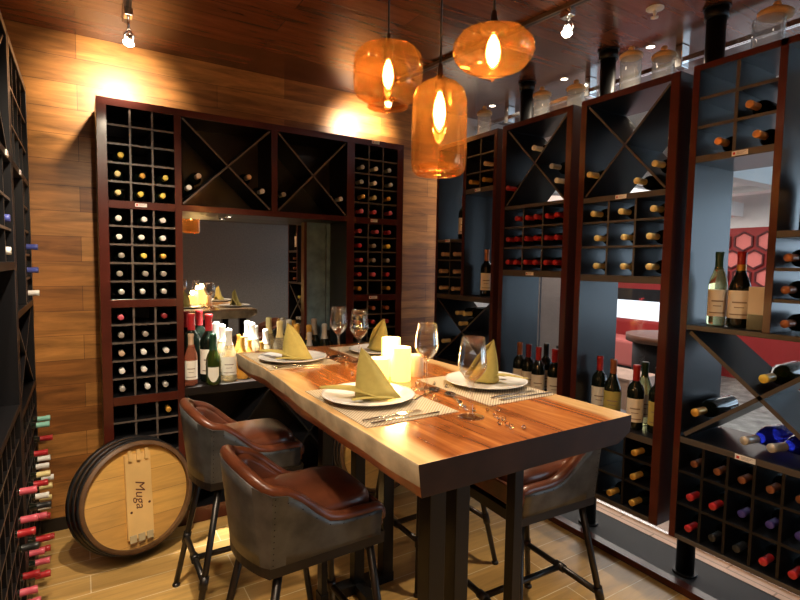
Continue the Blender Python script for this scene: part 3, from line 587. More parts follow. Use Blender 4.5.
# ------------------------------------------------------------------ standing bottles
def stand(kind, cap, glass, x, y, z, text, group, paper=M_LBL, S=1.0, face=None):
    a = math.atan2(0 - y, 0 - x)          # label looks roughly into the room
    rz = a + PI / 2 if face is None else face
    return bottle(kind, cap, glass, (x, y, z), (0, 0, rz), text, group, paper, S, 24)
g = 'bottles standing in the niches of the right racks'
stand('bordeaux', 'brown', M_BGL, 2.24, 2.86 - 0.09, 1.6725, 'brown capped red wine with white label on upper shelf of corner rack', g)
stand('bordeaux', 'copper', M_BGL, 2.24, 2.545 - 0.02, 1.3005, 'copper capped red wine with large cream label above corner crossed bin', g)
ZS = 0.7455
for x, y, cap, t in ((2.20, 2.165, 'brown', 'brown capped bottle, leftmost of row behind table beneath red pairs'), (2.19, 2.085, 'dark red', 'dark red capped bottle with cream label, second in row beneath red pairs'),
                     (2.17, 1.990, 'red', 'red capped bottle with white label, third in row beneath red pairs'), (2.20, 1.90, 'red', 'red capped bottle with white label, last of row beneath red pairs'),
                     (2.31, 2.06, 'black', 'black capped bottle at the back of row beneath red pairs, left'), (2.30, 1.96, 'black', 'black capped bottle at the back of row beneath red pairs, right')):
    stand('bordeaux', cap, M_BGL, x, y, ZS, t, g, paper=M_LBL)
stand('bordeaux', 'red', M_BGL, 2.24, 1.640, ZS, 'red capped bottle with white label, leftmost beneath yellow capped bottles', g)
stand('burgundy', 'brown', M_BGL, 2.22, 1.548, ZS, 'brown capped bottle with olive yellow label beside table corner', g, paper=M_LBLY)
stand('bordeaux', 'red', M_BGL, 2.19, 1.405, ZS, 'red capped bottle with tall white label, nearest on shelf by table corner', g)
stand('slim', 'dark green', M_BWH, 2.30, 1.432, ZS, 'clear white wine bottle with green cap behind red capped bottle', g)
stand('bordeaux', 'black', M_BGL, 2.22, 1.316, ZS, 'dark bottle with yellow label half hidden by rack post', g, paper=M_LBLY)
ZQ = 1.2685
stand('slim', 'dark green', M_BWH, 2.22, 1.083, ZQ, 'pale white wine bottle with green cap in nearest rack', g)
o = stand('burgundy', 'red', M_BGL, 2.22, 1.000, ZQ, 'dark burgundy bottle with red and gold neck in nearest rack', g)
m = MB(); m.lathe([(.0162, .205), (.0168, .228), (.0164, .250)], 24, cap=False); m.build('neck_band', capmat('gold'), o)
box_ = empty('gift_box', (2.20, 0.918, ZQ)); box_.rotation_euler = (0, 0, 0.0); tag(box_, 'small white and black card box beside burgundy bottle', 'box')
m = MB(); m.box(-.03, .03, -.03, .03, 0, 0.06); m.build('box_base', M_BLACK, box_); m = MB(); m.box(-.0295, .0295, -.0295, .0295, 0.06, 0.165); m.build('box_top', M_LBL, box_)
stand('burgundy', 'yellow', M_BGL, 2.28, 0.795, 1.6405, 'dark bottle with yellow foil neck on top shelf at picture edge', g, paper=M_LBL, S=1.05)
stand('bordeaux', 'black', M_BGL, 2.19, 0.715, 1.6405, 'dark bottle with big white label on top shelf at picture edge', g, paper=M_LBL, S=1.1)
# lying bottles in the nearest rack's crossed bin
def lying(kind, cap, glass, p0, p1, text, group, S=1.0):
    """p0 = neck tip, p1 = direction of the base (points on the axis)"""
    p0, p1 = Vector(p0), Vector(p1); dv = (p0 - p1).normalized(); base = p0 - dv * 0.302 * S
    q_ = dv.to_track_quat('Z', 'Y'); o = bottle(kind, cap, glass, base, q_.to_euler(), text, group, None, S, 20); return o
g = 'bottles lying in crossed bin of nearest rack'
lying('bordeaux', 'gold', M_BGL, (2.135, 1.105, 0.905), (2.40, 1.108, 0.905), 'gold capped dark bottle in left corner of nearest crossed bin', g)
lying('burgundy', 'yellow', M_BGRN, (2.135, 0.865, 1.095), (2.40, 0.865, 1.095), 'yellow capped dark green bottle in top notch of nearest crossed bin', g)
lying('burgundy', 'silver', M_BBLUE, (2.13, 0.915, 0.846), (2.40, 0.865, 0.846), 'cobalt blue bottle with silver cap, left one in nearest crossed bin', g)
lying('burgundy', 'silver', M_BBLUE, (2.13, 0.825, 0.846), (2.40, 0.755, 0.846), 'cobalt blue bottle with silver cap, right one in nearest crossed bin', g)

# niche ledge bottles
g = 'bottles standing on the niche ledge by the mirror'
ZL = 0.7905
stand('slim', 'tan', M_BROSE, 0.515, 3.06, ZL, 'pink rose wine bottle at left end of mirror ledge', g, S=0.98)
stand('bordeaux', 'red', M_BGL, 0.540, 3.185, ZL, 'tall red capped dark magnum at the back left of mirror ledge', g, paper=None, S=1.32)
o = stand('bordeaux', 'red', M_BGL, 0.625, 3.120, ZL, 'tall red capped magnum with white and red label on mirror ledge', g, paper=M_LBL, S=1.32)
m = MB(); 
_R = .0375 * 1.32 + .0022; _v = []; _f = []
for k in range(7):
    aa = -PI / 2 - .1 + .9 * k / 6; _v += [(_R * math.cos(aa), _R * math.sin(aa), .09), (_R * math.cos(aa), _R * math.sin(aa), .14)]
for k in range(6): _f.append((2 * k, 2 * k + 2, 2 * k + 3, 2 * k + 1))
m.add(_v, _f, 0, True); m.build('red_emblem', M_TAGR, o, fix=False)
o = stand('champagne', 'dark green', M_BGRN, 0.630, 3.026, ZL, 'green champagne bottle with pale shield label at front of mirror ledge', g, paper=None, S=0.95)
_R = .044 * .95 + .001; _v = []; _f = []
for k in range(9):
    t = k / 8; aa = -PI / 2 - .75 + 1.5 * t; w2 = 1 - (2 * t - 1) ** 2
    _v += [(_R * math.cos(aa), _R * math.sin(aa), .055 - .035 * w2), (_R * math.cos(aa), _R * math.sin(aa), .105)]
for k in range(8): _f.append((2 * k, 2 * k + 2, 2 * k + 3, 2 * k + 1))
m = MB(); m.add(_v, _f, 0, True); m.build('shield_label', M_LBL, o, fix=False)
stand('champagne', 'white', M_BCLR, 0.716, 3.185, ZL, 'clear champagne bottle with white foil, rear one in glare of mirror ledge', g, S=1.05)
stand('champagne', 'white', M_BCLR, 0.732, 3.085, ZL, 'clear champagne bottle with white foil, front one in glare of mirror ledge', g, S=1.0)
for x, y, kind, cap, gl, S, t in ((.815, 3.10, 'burgundy', 'gold', M_BGOLD, .85, 'small golden bottle with gold neck just beyond table corner'), (.868, 3.135, 'slim', 'gold', M_BGOLD, .76, 'short golden bottle second beyond table corner'),
        (.905, 3.207, 'champagne', 'white', M_BCLR, 1.05, 'clear bottle with white foil behind short golden bottle'), (.925, 3.07, 'burgundy', 'gold', M_BGOLD, .74, 'short golden bottle beside pale foil bottle on ledge'),
        (.974, 3.155, 'champagne', 'white', M_BCLR, .92, 'clear sparkling bottle with white foil left of napkin'), (1.065, 3.15, 'champagne', 'cream', M_BCLR, 1.08, 'tall clear sparkling bottle with cream foil just behind napkin'),
        (1.145, 3.205, 'champagne', 'silver', M_BGL, 1.08, 'dark sparkling bottle with silver foil right behind napkin'), (1.160, 3.10, 'champagne', 'gold', M_BGL, 1.02, 'dark sparkling bottle with gold foil right of napkin'),
        (1.218, 3.03, 'champagne', 'silver', M_BCLR, .86, 'small clear sparkling bottle with silver foil right of gold foil'), (1.250, 3.115, 'champagne', 'gold', M_BGRN, .98, 'green sparkling bottle with gold foil in right ledge group'),
        (1.312, 3.184, 'champagne', 'grey', M_BGL, 1.08, 'dark sparkling bottle with grey foil at back of right ledge group'), (1.345, 3.085, 'champagne', 'silver', M_BGL, 1.0, 'dark sparkling bottle with silver foil third from ledge end'),
        (1.400, 3.145, 'bordeaux', 'black', M_BGL, .85, 'small black capped bottle at right end of mirror ledge')):
    stand(kind, cap, gl, x, y, ZL, t, g, paper=None, S=S)

# ------------------------------------------------------------------ jars on the right racks
for x, y, h, r, t in ((2.27, .980, .150, .055, 'glass jar with tilted pale wood lid on nearest rack'), (2.27, 1.565, .19, .048, 'taller glass jar with wood lid, left one on yellow bottle rack'), (2.27, 1.40, .135, .047, 'shorter glass jar with wood lid, right one on yellow bottle rack'),
                   (2.27, 2.125, .155, .048, 'glass jar with wood lid, left one above red bottle rack'), (2.27, 1.885, .125, .046, 'glass jar with wood lid, right one above red bottle rack'), (2.27, 2.62, .17, .045, 'glass jar with wood lid on farthest rack in corner')):
    j = empty('glass_jar', (x, y, ZT)); tag(j, t, 'jar', 'lidded jars on top of the right racks')
    MB().lathe([(0, .004), (r * .94, .002), (r, .012), (r, h - .01), (r * .96, h)], 28, cap=False).build('jar_glass', M_JAR, j)
    l = MB().lathe([(0, h + .0005), (r * 1.06, h + .001), (r * 1.10, h + .008), (r * 1.08, h + .016), (r * .8, h + .026), (r * .3, h + .033), (0, h + .034)], 28, cap=False).build('wood_lid', M_LIDW, j)
    MB().lathe([(.006, h + .030), (.012, h + .036), (.015, h + .046), (.010, h + .056), (0, h + .058)], 16, cap=False).build('lid_knob', M_LIDW, l)
    if 'tilted' in t: l.rotation_euler = (0.10, 0.06, 0); l.location = (-.0, -.0, 0.004)

# ------------------------------------------------------------------ table
TZ = 1.10; TX0, TX1, TY0, TY1 = 0.562, 1.252, 0.818, 2.255
CX, CY = (TX0 + TX1) / 2, (TY0 + TY1) / 2
tb = empty('high_table', (CX, CY, 0)); tag(tb, 'long high table with thick live edge wood slab on black steel posts', 'table')
def slab():
    m = MB(); n = 48; rows = []
    hw = (TX1 - TX0) / 2; hl = (TY1 - TY0) / 2
    for i in range(n + 1):
        t = i / n; y = -hl + 2 * hl * t
        wv = 0.008 * math.sin(5.1 * t + 0.4) + 0.005 * math.sin(13 * t + 2) + 0.002 * math.sin(31 * t)
        wr = 0.006 * math.sin(4.3 * t + 1.4) + 0.004 * math.sin(11 * t + 2)
        wb = (0.008 * math.sin(7 * t + 1) + 0.003 * math.sin(23 * t)) * min(1, t * 5)
        L_ = -hw - wv * min(1, t * 5); R_ = hw + wr
        th = 0.072
        rows.append([(L_, y, 0), (L_ - .001, y, -.004), (L_ + .003 + wb * .2, y, -.035 - wb), (L_ + .004 + wb * .3, y, -.048 - wb), (L_ + .008, y, -th), (R_ - .055 - wb, y, -th), (R_ - .004, y, -.048 + wb * .5), (R_, y, -.030), (R_, y, 0)])
    k = len(rows[0]); vs = [v for r in rows for v in r]; fs = []; ms = []
    mi = [1, 1, 1, 2, 2, 2, 1, 1, 0]
    for i in range(n):
        for j in range(k):
            j2 = (j + 1) % k
            m.add([], [(i * k + j, (i + 1) * k + j, (i + 1) * k + j2, i * k + j2)], mi[j], j in (1, 2, 3))
    m.v = vs
    m.f.append(tuple(range(k))); m.m.append(3); m.sm.append(False)
    m.f.append(tuple(n * k + j for j in reversed(range(k)))); m.m.append(1); m.sm.append(False)
    return m.build('table_slab', [M_SLAB, M_BARK, M_HEARTS, M_ENDG], tb, loc=(0, 0, TZ), bevel=0.0015)
slab()
ZU = TZ - 0.072
for x, y, wx in ((.745, 1.02, .05), (.835, 1.03, .046), (1.045, 1.03, .034), (.88, 2.0, .05), (1.04, 2.0, .05), (1.19, 2.0, .055)):
    m = MB(); m.box(x - wx / 2 - CX, x + wx / 2 - CX, y - wx / 2 - CY, y + wx / 2 - CY, 0.0, ZU - .001); m.build('leg', M_BLKM, tb, bevel=0.002)
m = MB(); m.box(.72 - CX, 1.14 - CX, .99 - CY, 1.05 - CY, 0.001, .045); m.build('floor_rail', M_BLKM, tb)
m = MB(); m.box(.85 - CX, 1.22 - CX, 1.97 - CY, 2.03 - CY, 0.001, .045); m.build('floor_rail', M_BLKM, tb)
m = MB(); m.box(1.015 - CX, 1.065 - CX, 1.05 - CY, 1.97 - CY, 0.001, .045); m.build('floor_rail', M_BLKM, tb)
m = MB(); m.box(.70 - CX, 1.12 - CX, .98 - CY, 1.06 - CY, ZU - .012, ZU - .0005); m.box(.80 - CX, 1.22 - CX, 1.96 - CY, 2.04 - CY, ZU - .012, ZU - .0005); m.build('mounting_plate', M_BLKM, tb)

# ---- place settings
def arr(name, mats, fn, **kw): pass
mats_spec = [(.578, .862, 1.068, 1.470, 'front left'), (.580, .862, 1.82, 2.20, 'back left'), (.975, 1.240, 1.068, 1.440, 'front right'), (.975, 1.240, 1.81, 2.19, 'back right')]
WHERE = {'front left': 'nearest the camera on barrel side', 'back left': 'at far end on barrel side', 'front right': 'nearest the camera on bottle shelf side', 'back right': 'at far end on bottle shelf side'}
for x0, x1, y0, y1, wh in mats_spec:
    cx, cy = (x0 + x1) / 2, (y0 + y1) / 2
    m = MB(); m.box(x0, x1, y0, y1, TZ + .0004, TZ + .0022); o = m.build('placemat', M_WEAVE, None, (cx, cy, TZ + .0004)); tag(o, 'woven beige placemat %s' % WHERE[wh], 'placemat', 'woven placemats')
PL = [(.708, 1.300, 'front left'), (.722, 1.975, 'back left'), (1.142, 1.275, 'front right'), (1.130, 1.975, 'back right')]
pz = TZ + .0026
def napkin_mesh():
    # a linen folded into a standing pointed cone with one flap lying out to the left
    m = MB()
    apex = Vector((-.022, .002, .150))
    base = [(.088, -.052, .012), (.055, -.062, .010), (.015, -.064, .010), (-.020, -.050, .010), (-.040, -.020, .010), (-.038, .015, .010), (-.015, .038, .010), (.025, .036, .012), (.060, .010, .014)]
    base = [Vector(b) for b in base]; R = 7; rows = []
    for i in range(R + 1):
        t = i / R; row = []
        for k, b in enumerate(base):
            q_ = t ** .72; p = Vector((b.x + (apex.x - b.x) * q_, b.y + (apex.y - b.y) * q_, b.z + (apex.z - b.z) * t))
            bulge = math.sin(t * PI) * (0.001 if k < 4 else 0.006)
            d = Vector((b.x, b.y, 0)).normalized(); p += d * bulge
            row.append(p)
        rows.append(row)
    n = len(base); m.v += [tuple(p) for r in rows for p in r]
    for i in range(R):
        for k in range(n - 1): m.f.append((i * n + k, i * n + k + 1, (i + 1) * n + k + 1, (i + 1) * n + k)); m.m.append(0); m.sm.append(True)
    return m
def napkin_fold():
    # inner side of the cloth, curling out beyond the long slanting edge of the front leaf
    m = MB(); e0 = Vector((.088, -.052, .012)); e1 = Vector((-.022, .002, .150)); K = 8
    for r in range(3):
        for k in range(K + 1):
            t = k / K; q_ = t ** .72; p = Vector((e0.x + (e1.x - e0.x) * q_, e0.y + (e1.y - e0.y) * q_, e0.z + (e1.z - e0.z) * t))
            sn = math.sin(t * PI) ** .7
            p += (Vector((0, 0, 0)), Vector((.000, .022, -.002)), Vector((.012, .034, .008)))[r] * sn
            m.v.append(tuple(p))
    for r in range(2):
        for k in range(K): m.f.append((r * (K + 1) + k, r * (K + 1) + k + 1, (r + 1) * (K + 1) + k + 1, (r + 1) * (K + 1) + k)); m.m.append(0); m.sm.append(True)
    return m
def napkin_flap():
    m = MB(); K = 8; L = []
    for k in range(K + 1):
        t = k / K; x = .020 - .165 * t; wdt = .052 * (1 - t) ** .7 + .002
        z = .016 + .010 * math.sin(t * PI) + .012 * t; y = -.030 + .050 * t
        for s in (-1, 0, 1): L.append((x, y + s * wdt * .8, z + (0.007 if s == 0 else 0) + (.004 if s == 1 else 0)))
    m.v = L
    for k in range(K):
        for s in range(2): m.f.append((k * 3 + s, k * 3 + s + 1, k * 3 + s + 4, k * 3 + s + 3)); m.m.append(0); m.sm.append(True)
    return m
def napkin_tuck():
    m = MB(); K = 6
    for k in range(K + 1):
        t = k / K; x = -.060 + .13 * t; z = .0125 + .004 * math.sin(t * PI)
        for y in (-.078 + .01 * math.sin(t * 3), -.055): m.v.append((x, y, z + (.004 if y > -.06 else 0)))
    for k in range(K): m.f.append((2 * k, 2 * k + 1, 2 * k + 3, 2 * k + 2)); m.m.append(0); m.sm.append(True)
    return m
first = None
NAPROT = {'front left': 0.15, 'back left': 0.0, 'front right': -0.9, 'back right': 0.5}
NAPROT['front right'] = 2.7; NAPROT['back right'] = 2.6
for x, y, wh in PL:
    P_ = [(0, .001), (.072, 0), (.080, .002), (.094, .006), (.130, .013), (.137, .0165), (.137, .0180), (.130, .0155), (.095, .009), (.078, .006), (0, .0055)]
    o = MB().lathe(P_, 64, cap=False).build('dinner_plate', M_CHINA, None, loc=(x, y, pz)); tag(o, 'round white dinner plate %s' % WHERE[wh], 'plate', 'white dinner plates')
    if first is None:
        r = empty('napkin', (x, y, pz)); napkin_mesh().build('standing_cone', M_CLOTH, r, fix=False, solid=.0025)
        napkin_fold().build('inner_fold', M_CLOTH, r, fix=False, solid=.0025, subd=1); napkin_flap().build('loose_flap', M_CLOTH, r, fix=False, solid=.0025, subd=1); napkin_tuck().build('tucked_hem', M_CLOTH, r, fix=False, solid=.0025, subd=1); first = r
    else: r = copy_tree(first)
    r.location = (x, y, pz + .0015); r.rotation_euler = (0, 0, NAPROT[wh] - .5)
    tag(r, 'olive green linen napkin folded to a point on plate %s' % WHERE[wh].replace('nearest the camera', 'nearest').replace('at far end', 'far').replace('bottle shelf side', 'bottle side'), 'napkin', 'folded green napkins')

# cutlery
def fork(name, mesh_pts):
    pass
def make_cutlery(kind, x, y, z, rz, text):
    r = empty(kind, (x, y, z), rz); tag(r, text, kind.replace('table_', ''), 'cutlery on the table')
    h = MB(); K = 8; L = []
    for k in range(K + 1):
        t = k / K; px = -.10 + .11 * t; wd = .0055 - .003 * t; L.append((px, wd, .0022 + .002 * math.sin(t * PI)))
    vs = []; fs = []
    for px, wd, pz_ in L: vs += [(px, -wd, pz_ - .001), (px, wd, pz_ - .001), (px, wd, pz_ + .001), (px, -wd, pz_ + .001)]
    for k in range(K):
        for j in range(4): fs.append((k * 4 + j, k * 4 + (j + 1) % 4, (k + 1) * 4 + (j + 1) % 4, (k + 1) * 4 + j))
    fs += [(0, 1, 2, 3), (K * 4 + 3, K * 4 + 2, K * 4 + 1, K * 4)]
    h.add(vs, fs, 0, True); h.build('handle', M_SILVER, r)
    if kind == 'fork':
        m = MB(); m.box(.01, .035, -.010, .010, .0015, .0035)
        for k in range(4): m.box(.035, .080, -.010 + k * .0058, -.0075 + k * .0058, .0015, .0032)
        m.build('tines', M_SILVER, r)
    elif kind == 'knife':
        m = MB(); m.add([(.01, -.004, .001), (.10, -.006, .001), (.115, .004, .001), (.01, .006, .001), (.01, -.004, .0026), (.10, -.006, .0020), (.115, .004, .0020), (.01, .006, .0026)],
                        [(0, 3, 2, 1), (4, 5, 6, 7), (0, 1, 5, 4), (1, 2, 6, 5), (2, 3, 7, 6), (3, 0, 4, 7)]); m.build('blade', M_SILVER, r)
    else:
        m = MB(); n = 16
        for j in range(5):
            f = 1 - j / 4.0
            for k in range(n):
                a = 2 * PI * k / n; m.v.append((.036 + .026 * f * math.cos(a), .018 * f * math.sin(a), .006 - .005 * (1 - f * f)))
        for j in range(4):
            for k in range(n): m.f.append((j * n + k, j * n + (k + 1) % n, (j + 1) * n + (k + 1) % n, (j + 1) * n + k)); m.m.append(0); m.sm.append(True)
        m.build('bowl', M_SILVER, r, solid=.001, fix=False)
    return r
MZ = TZ + .0024
for kind, x, y, z, rz, t in (('fork', .690, 1.116, MZ, .03, 'steel fork on mat in front of nearest left plate'), ('knife', .700, 1.084, MZ, .0, 'steel knife on mat edge in front of nearest left plate'),
        ('fork', .700, 1.834, MZ, .0, 'steel fork on mat before far left plate'), ('fork', 1.130, 1.124, MZ, .0, 'steel fork on mat before nearest right plate'), ('knife', 1.140, 1.090, MZ, -.05, 'steel knife on mat before nearest right plate'),
        ('spoon', .935, 1.185, TZ + .0006, 1.2, 'small steel spoon beside front right placemat'), ('spoon', .905, 1.47 - .2, TZ + .0006, .5, 'small steel spoon among beads by nearest left plate'),
        ('spoon', .905, 1.90, TZ + .0006, 1.9, 'small steel spoon between the two far glasses'), ('knife', .700, 1.860, MZ, .0, 'steel knife on mat before far left plate'), ('fork', 1.11, 1.845, MZ, .1, 'steel fork on mat before far right plate')):
    make_cutlery(kind, x, y, z, rz, t)

# wine glasses
def glass_obj(x, y, t, h=.212):
    r = empty('wine_glass', (x, y, TZ + .0005)); tag(r, t, 'wine glass', 'empty wine glasses')
    MB().lathe([(0, .0035), (.010, .004), (.030, .0015), (.0345, .0008), (.0345, 0), (0, 0)], 32, cap=False).build('foot', M_GLASS, r)
    MB().lathe([(.010, .004), (.0045, .012), (.0036, .04), (.0038, .080), (.008, .094)], 20, cap=False).build('stem', M_GLASS, r)
    MB().lathe([(.008, .094), (.020, .105), (.033, .122), (.0385, .136), (.0375, .150), (.034, .180), (.0305, h), (.0297, h), (.0330, .180), (.0365, .150), (.0375, .137), (.032, .124), (.018, .106), (0, .0965)], 36, cap=False).build('bowl', M_GLASS, r)
for x, y, t in ((.929, 1.979, 'wine glass at far end, left one of the far pair'), (.945, 1.819, 'wine glass in front of candles on far side, right one of far pair'), (.930, 1.321, 'wine glass just right of the candles'), (.862, 1.016, 'wine glass nearest the camera beside front right plate')):
    glass_obj(x, y, t)
# candles
for x, y, h, r_, lit, t in ((.936, 1.553, .135, .034, 1, 'tallest lit pillar candle at the back of the cluster'), (.922, 1.462, .115, .034, 1, 'medium lit pillar candle at the front of the cluster'), (.865, 1.512, .074, .034, 1, 'short lit pillar candle at left of the cluster'), (1.008, 1.500, .076, .029, 0, 'small unlit pinkish candle at right of the cluster')):
    c = empty('pillar_candle', (x, y, TZ + .0005)); tag(c, t, 'candle', 'pillar candles on the table')
    MB().lathe([(r_ * .97, 0), (r_, .004), (r_, h - .006), (r_ * .97, h)], 32, cap=False).lathe([(r_ * .97, h), (r_ * .86, h - .002), (r_ * .80, h - .012), (0, h - .014)], 32, cap=False, mi=1).lathe([(0, .0), (r_ * .97, .0)], 32, cap=False).build('wax_body', [M_WAXL, M_WAXT] if lit else [M_WAX, M_WAX], c)
    MB().tube([(0, 0, h - .014), (.001, 0, h - .004)], .0012, 6).build('wick', M_BLACK, c)
    if lit: light('POINT', 'candle_light', (x, y, TZ + h + .03), 1.2, (1, .6, .22), shadow_soft_size=.02)
# glass beads strewn down the middle
gm = None
for i in range(72):
    t = i / 71; y = .875 + 1.25 * t
    if 1.40 < y < 1.62: x = .98 + .035 * random.uniform(-1, 1) if random.random() < .5 else .82 + .02 * random.uniform(-1, 1)
    else: x = .905 + .035 * random.uniform(-1, 1) - .09 * max(0, (y - 1.75)) 
    s = random.uniform(.8, 1.25)
    if any((x - gx) ** 2 + (y - gy) ** 2 < .042 ** 2 for gx, gy in ((.929, 1.979), (.945, 1.819), (.930, 1.321), (.862, 1.016))): x += .055
    if gm is None:
        me = bpy.data.meshes.new('glass_bead'); bm = bmesh.new(); bmesh.ops.create_icosphere(bm, subdivisions=1, radius=.0065); bm.to_mesh(me); bm.free(); me.materials.append(M_GEM); gm = me
    o = bpy.data.objects.new('glass_bead', gm); COL.objects.link(o); o.location = (x, y, TZ + .0058 * s); o.scale = (s, s, s * .85); o.rotation_euler = (random.random() * 6, random.random() * 6, random.random() * 6)
    tag(o, 'clear faceted glass bead strewn along the middle of the table', 'bead', 'glass beads strewn on the table')

# ------------------------------------------------------------------ stools
def make_stool():
    r = empty('bar_stool', (0, 0, 0))
    hy, zb = .180, .622
    path = []
    for k in range(9): path.append((.190 - .368 * k / 8, -hy, 's'))
    for k in range(1, 12):
        a = k / 12; y = -hy + 2 * hy * a; path.append((-.178 - .050 * math.sin(a * PI) ** .8, y, 'b'))
    for k in range(9): path.append((-.178 + .368 * k / 8, hy, 's'))
    def rim(x, y, kind):
        if kind == 'b': return .845 + .055 * math.sin((y + hy) / (2 * hy) * PI) ** .7
        t = min(1, max(0, (x + .160) / .20)); s = t * t * (3 - 2 * t); return .845 - .135 * min(1, s * 1.0)
    outer_b, outer_t, inner_t, inner_b = [], [], [], []
    for x, y, k in path:
        h = rim(x, y, k); f = (h - zb) / .28
        nx, ny = (0, math.copysign(1, y)) if k == 's' else (-1, y * 1.5); l = math.hypot(nx, ny); nx /= l; ny /= l
        fl = .030 * f
        outer_b.append(Vector((x, y, zb))); outer_t.append(Vector((x + nx * fl, y + ny * fl, h)))
        inner_t.append(Vector((x + nx * fl - nx * .034, y + ny * fl - ny * .034, h))); inner_b.append(Vector((x - nx * .034, y - ny * .034, min(.700, h))))
    n = len(path)
    m = MB(); R = 6
    for i in range(R + 1):
        t = i / R
        for k in range(n): m.v.append(tuple(outer_b[k].lerp(outer_t[k], t)))
    for i in range(R):
        for k in range(n - 1): m.f.append((i * n + k, i * n + k + 1, (i + 1) * n + k + 1, (i + 1) * n + k)); m.m.append(0); m.sm.append(not (k in (7, 8, 19, 20)))
    m.build('metal_shell', M_SHELL, r, fix=False, solid=.006)
    m = MB()
    for i in range(R + 1):
        t = i / R
        for k in range(n):
            p = inner_b[k].lerp(inner_t[k], t); m.v.append(tuple(p))
    for i in range(R):
        for k in range(n - 1): m.f.append((i * n + k, i * n + k + 1, (i + 1) * n + k + 1, (i + 1) * n + k)); m.m.append(0); m.sm.append(True)
    m.build('leather_lining', M_LEATHER, r, fix=False, solid=.008)
    mid = [(outer_t[k] + inner_t[k]) / 2 + Vector((0, 0, .004)) for k in range(n)]
    fr0 = [mid[0] + Vector((.006, 0, -.05)), mid[0] + Vector((.004, 0, -.012))]; fr1 = [mid[-1] + Vector((.004, 0, -.012)), mid[-1] + Vector((.006, 0, -.05))]
    MB().tube(fr0 + mid + fr1, .0195, 12).build('padded_rim', M_LEATHER, r, subd=1)
    # seam welt and nail heads on the shell
    nl = MB()
    for k in list(range(0, 9)) + list(range(20, 29)):
        for f_ in (.90,):
            p = outer_b[k].lerp(outer_t[k], f_); sgn = -1 if k < 10 else 1
            nl.lathe([(.0022, 0), (.0016, .001), (0, .0014)], 6, M=Matrix.Translation(p + Vector((0, sgn * .003, 0))) @ Matrix.Rotation(-sgn * PI / 2, 4, 'X'), cap=False)
    for k in (8, 20):
        for i in range(12):
            p = outer_b[k].lerp(outer_t[k], (i + .5) / 12); sgn = -1 if k < 10 else 1
            nl.lathe([(.0022, 0), (.0016, .001), (0, .0014)], 6, M=Matrix.Translation(p + Vector((.008, sgn * .003, 0))) @ Matrix.Rotation(-sgn * PI / 2, 4, 'X'), cap=False)
    nl.build('nail_heads', M_BLKM, r)
    # seat cushion
    m = MB(); K = 28; prof = [(0.0, .640), (1.0, .640), (1.0, .712), (.985, .738), (.93, .754), (.75, .766), (.45, .772), (0.0, .774)]
    for f, z in prof[1:-1]:
        for k in range(K):
            a = 2 * PI * k / K; ca, sa = math.cos(a), math.sin(a); e = .42
            x = .188 * f * math.copysign(abs(ca) ** e, ca) + .012; y = .152 * f * math.copysign(abs(sa) ** e, sa); m.v.append((x, y, z))
    nr = len(prof) - 2
    for i in range(nr - 1):
        for k in range(K): m.f.append((i * K + k, i * K + (k + 1) % K, (i + 1) * K + (k + 1) % K, (i + 1) * K + k)); m.m.append(0); m.sm.append(True)
    c0 = len(m.v); m.v.append((.012, 0, .774))
    for k in range(K): m.f.append(((nr - 1) * K + k, (nr - 1) * K + (k + 1) % K, c0)); m.m.append(0); m.sm.append(True)
    m.f.append(tuple(range(K))); m.m.append(0); m.sm.append(False)
    m.build('seat_cushion', M_LEATHER, r, subd=1)
    # front leather apron, dark base band
    m = MB(); m.box(.186, .204, -.178, .178, .645, .722); m.build('front_apron', M_LEATHER, r, bevel=.008)
    m = MB(); pts = [(p.x, p.y) for p in outer_b]; 
    bot = [(x * 1.01, y * 1.015, .592) for x, y in pts]; top = [(x * 1.01, y * 1.015, .630) for x, y in pts]
    bot[0] = (.205, bot[0][1], .592); top[0] = (.205, top[0][1], .630); bot[-1] = (.205, bot[-1][1], .592); top[-1] = (.205, top[-1][1], .630)
    m.v = bot + top; nn = len(bot)
    for k in range(nn): m.f.append((k, (k + 1) % nn, nn + (k + 1) % nn, nn + k)); m.m.append(0); m.sm.append(False)
    m.f.append(tuple(range(nn))); m.m.append(0); m.sm.append(False); m.f.append(tuple(nn + k for k in reversed(range(nn)))); m.m.append(0); m.sm.append(False)
    m.build('base_frame', M_DARKW, r)
    legs = {}
    for sx, x0, x1 in (('f', .165, .225), ('b', -.140, -.255)):
        for sy in (-1, 1):
            a = Vector((x0, sy * .150, .600)); b = Vector((x1, sy * .225, .012)); legs[sx, sy] = (a, b)
            MB().tube([a, b], [.0135, .0125], 12).build('leg', M_PIPE, r)
            MB().lathe([(.017, 0), (.018, .006), (.014, .014)], 14, M=Matrix.Translation((b.x, b.y, 0))).build('foot_cap', M_PIPE, r)
    def at(key, z):
        a, b = legs[key]; return a.lerp(b, (a.z - z) / (a.z - b.z))
    zf = .235
    for sx in ('f', 'b'):
        p, q_ = at((sx, -1), zf), at((sx, 1), zf); rl = MB().tube([p, q_], .0125, 12).build('foot_rail', M_PIPE, r)
        mp_ = (p + q_) / 2; MB().tube([mp_ + Vector((0, -.022, 0)), mp_ + Vector((0, .022, 0))], .0175, 12).build('tee_joint', M_PIPE, rl)
        for e_, key in ((p, (sx, -1)), (q_, (sx, 1))):
            d_ = (legs[key][1] - legs[key][0]).normalized(); MB().tube([e_ - d_ * .024, e_ + d_ * .024], .0175, 12).build('pipe_collar', M_PIPE, rl)
    a, b = (at(('f', -1), zf) + at(('f', 1), zf)) / 2, (at(('b', -1), zf) + at(('b', 1), zf)) / 2
    MB().tube([a, b], .0125, 12).build('cross_rail', M_PIPE, r)
    return r
st0 = make_stool()
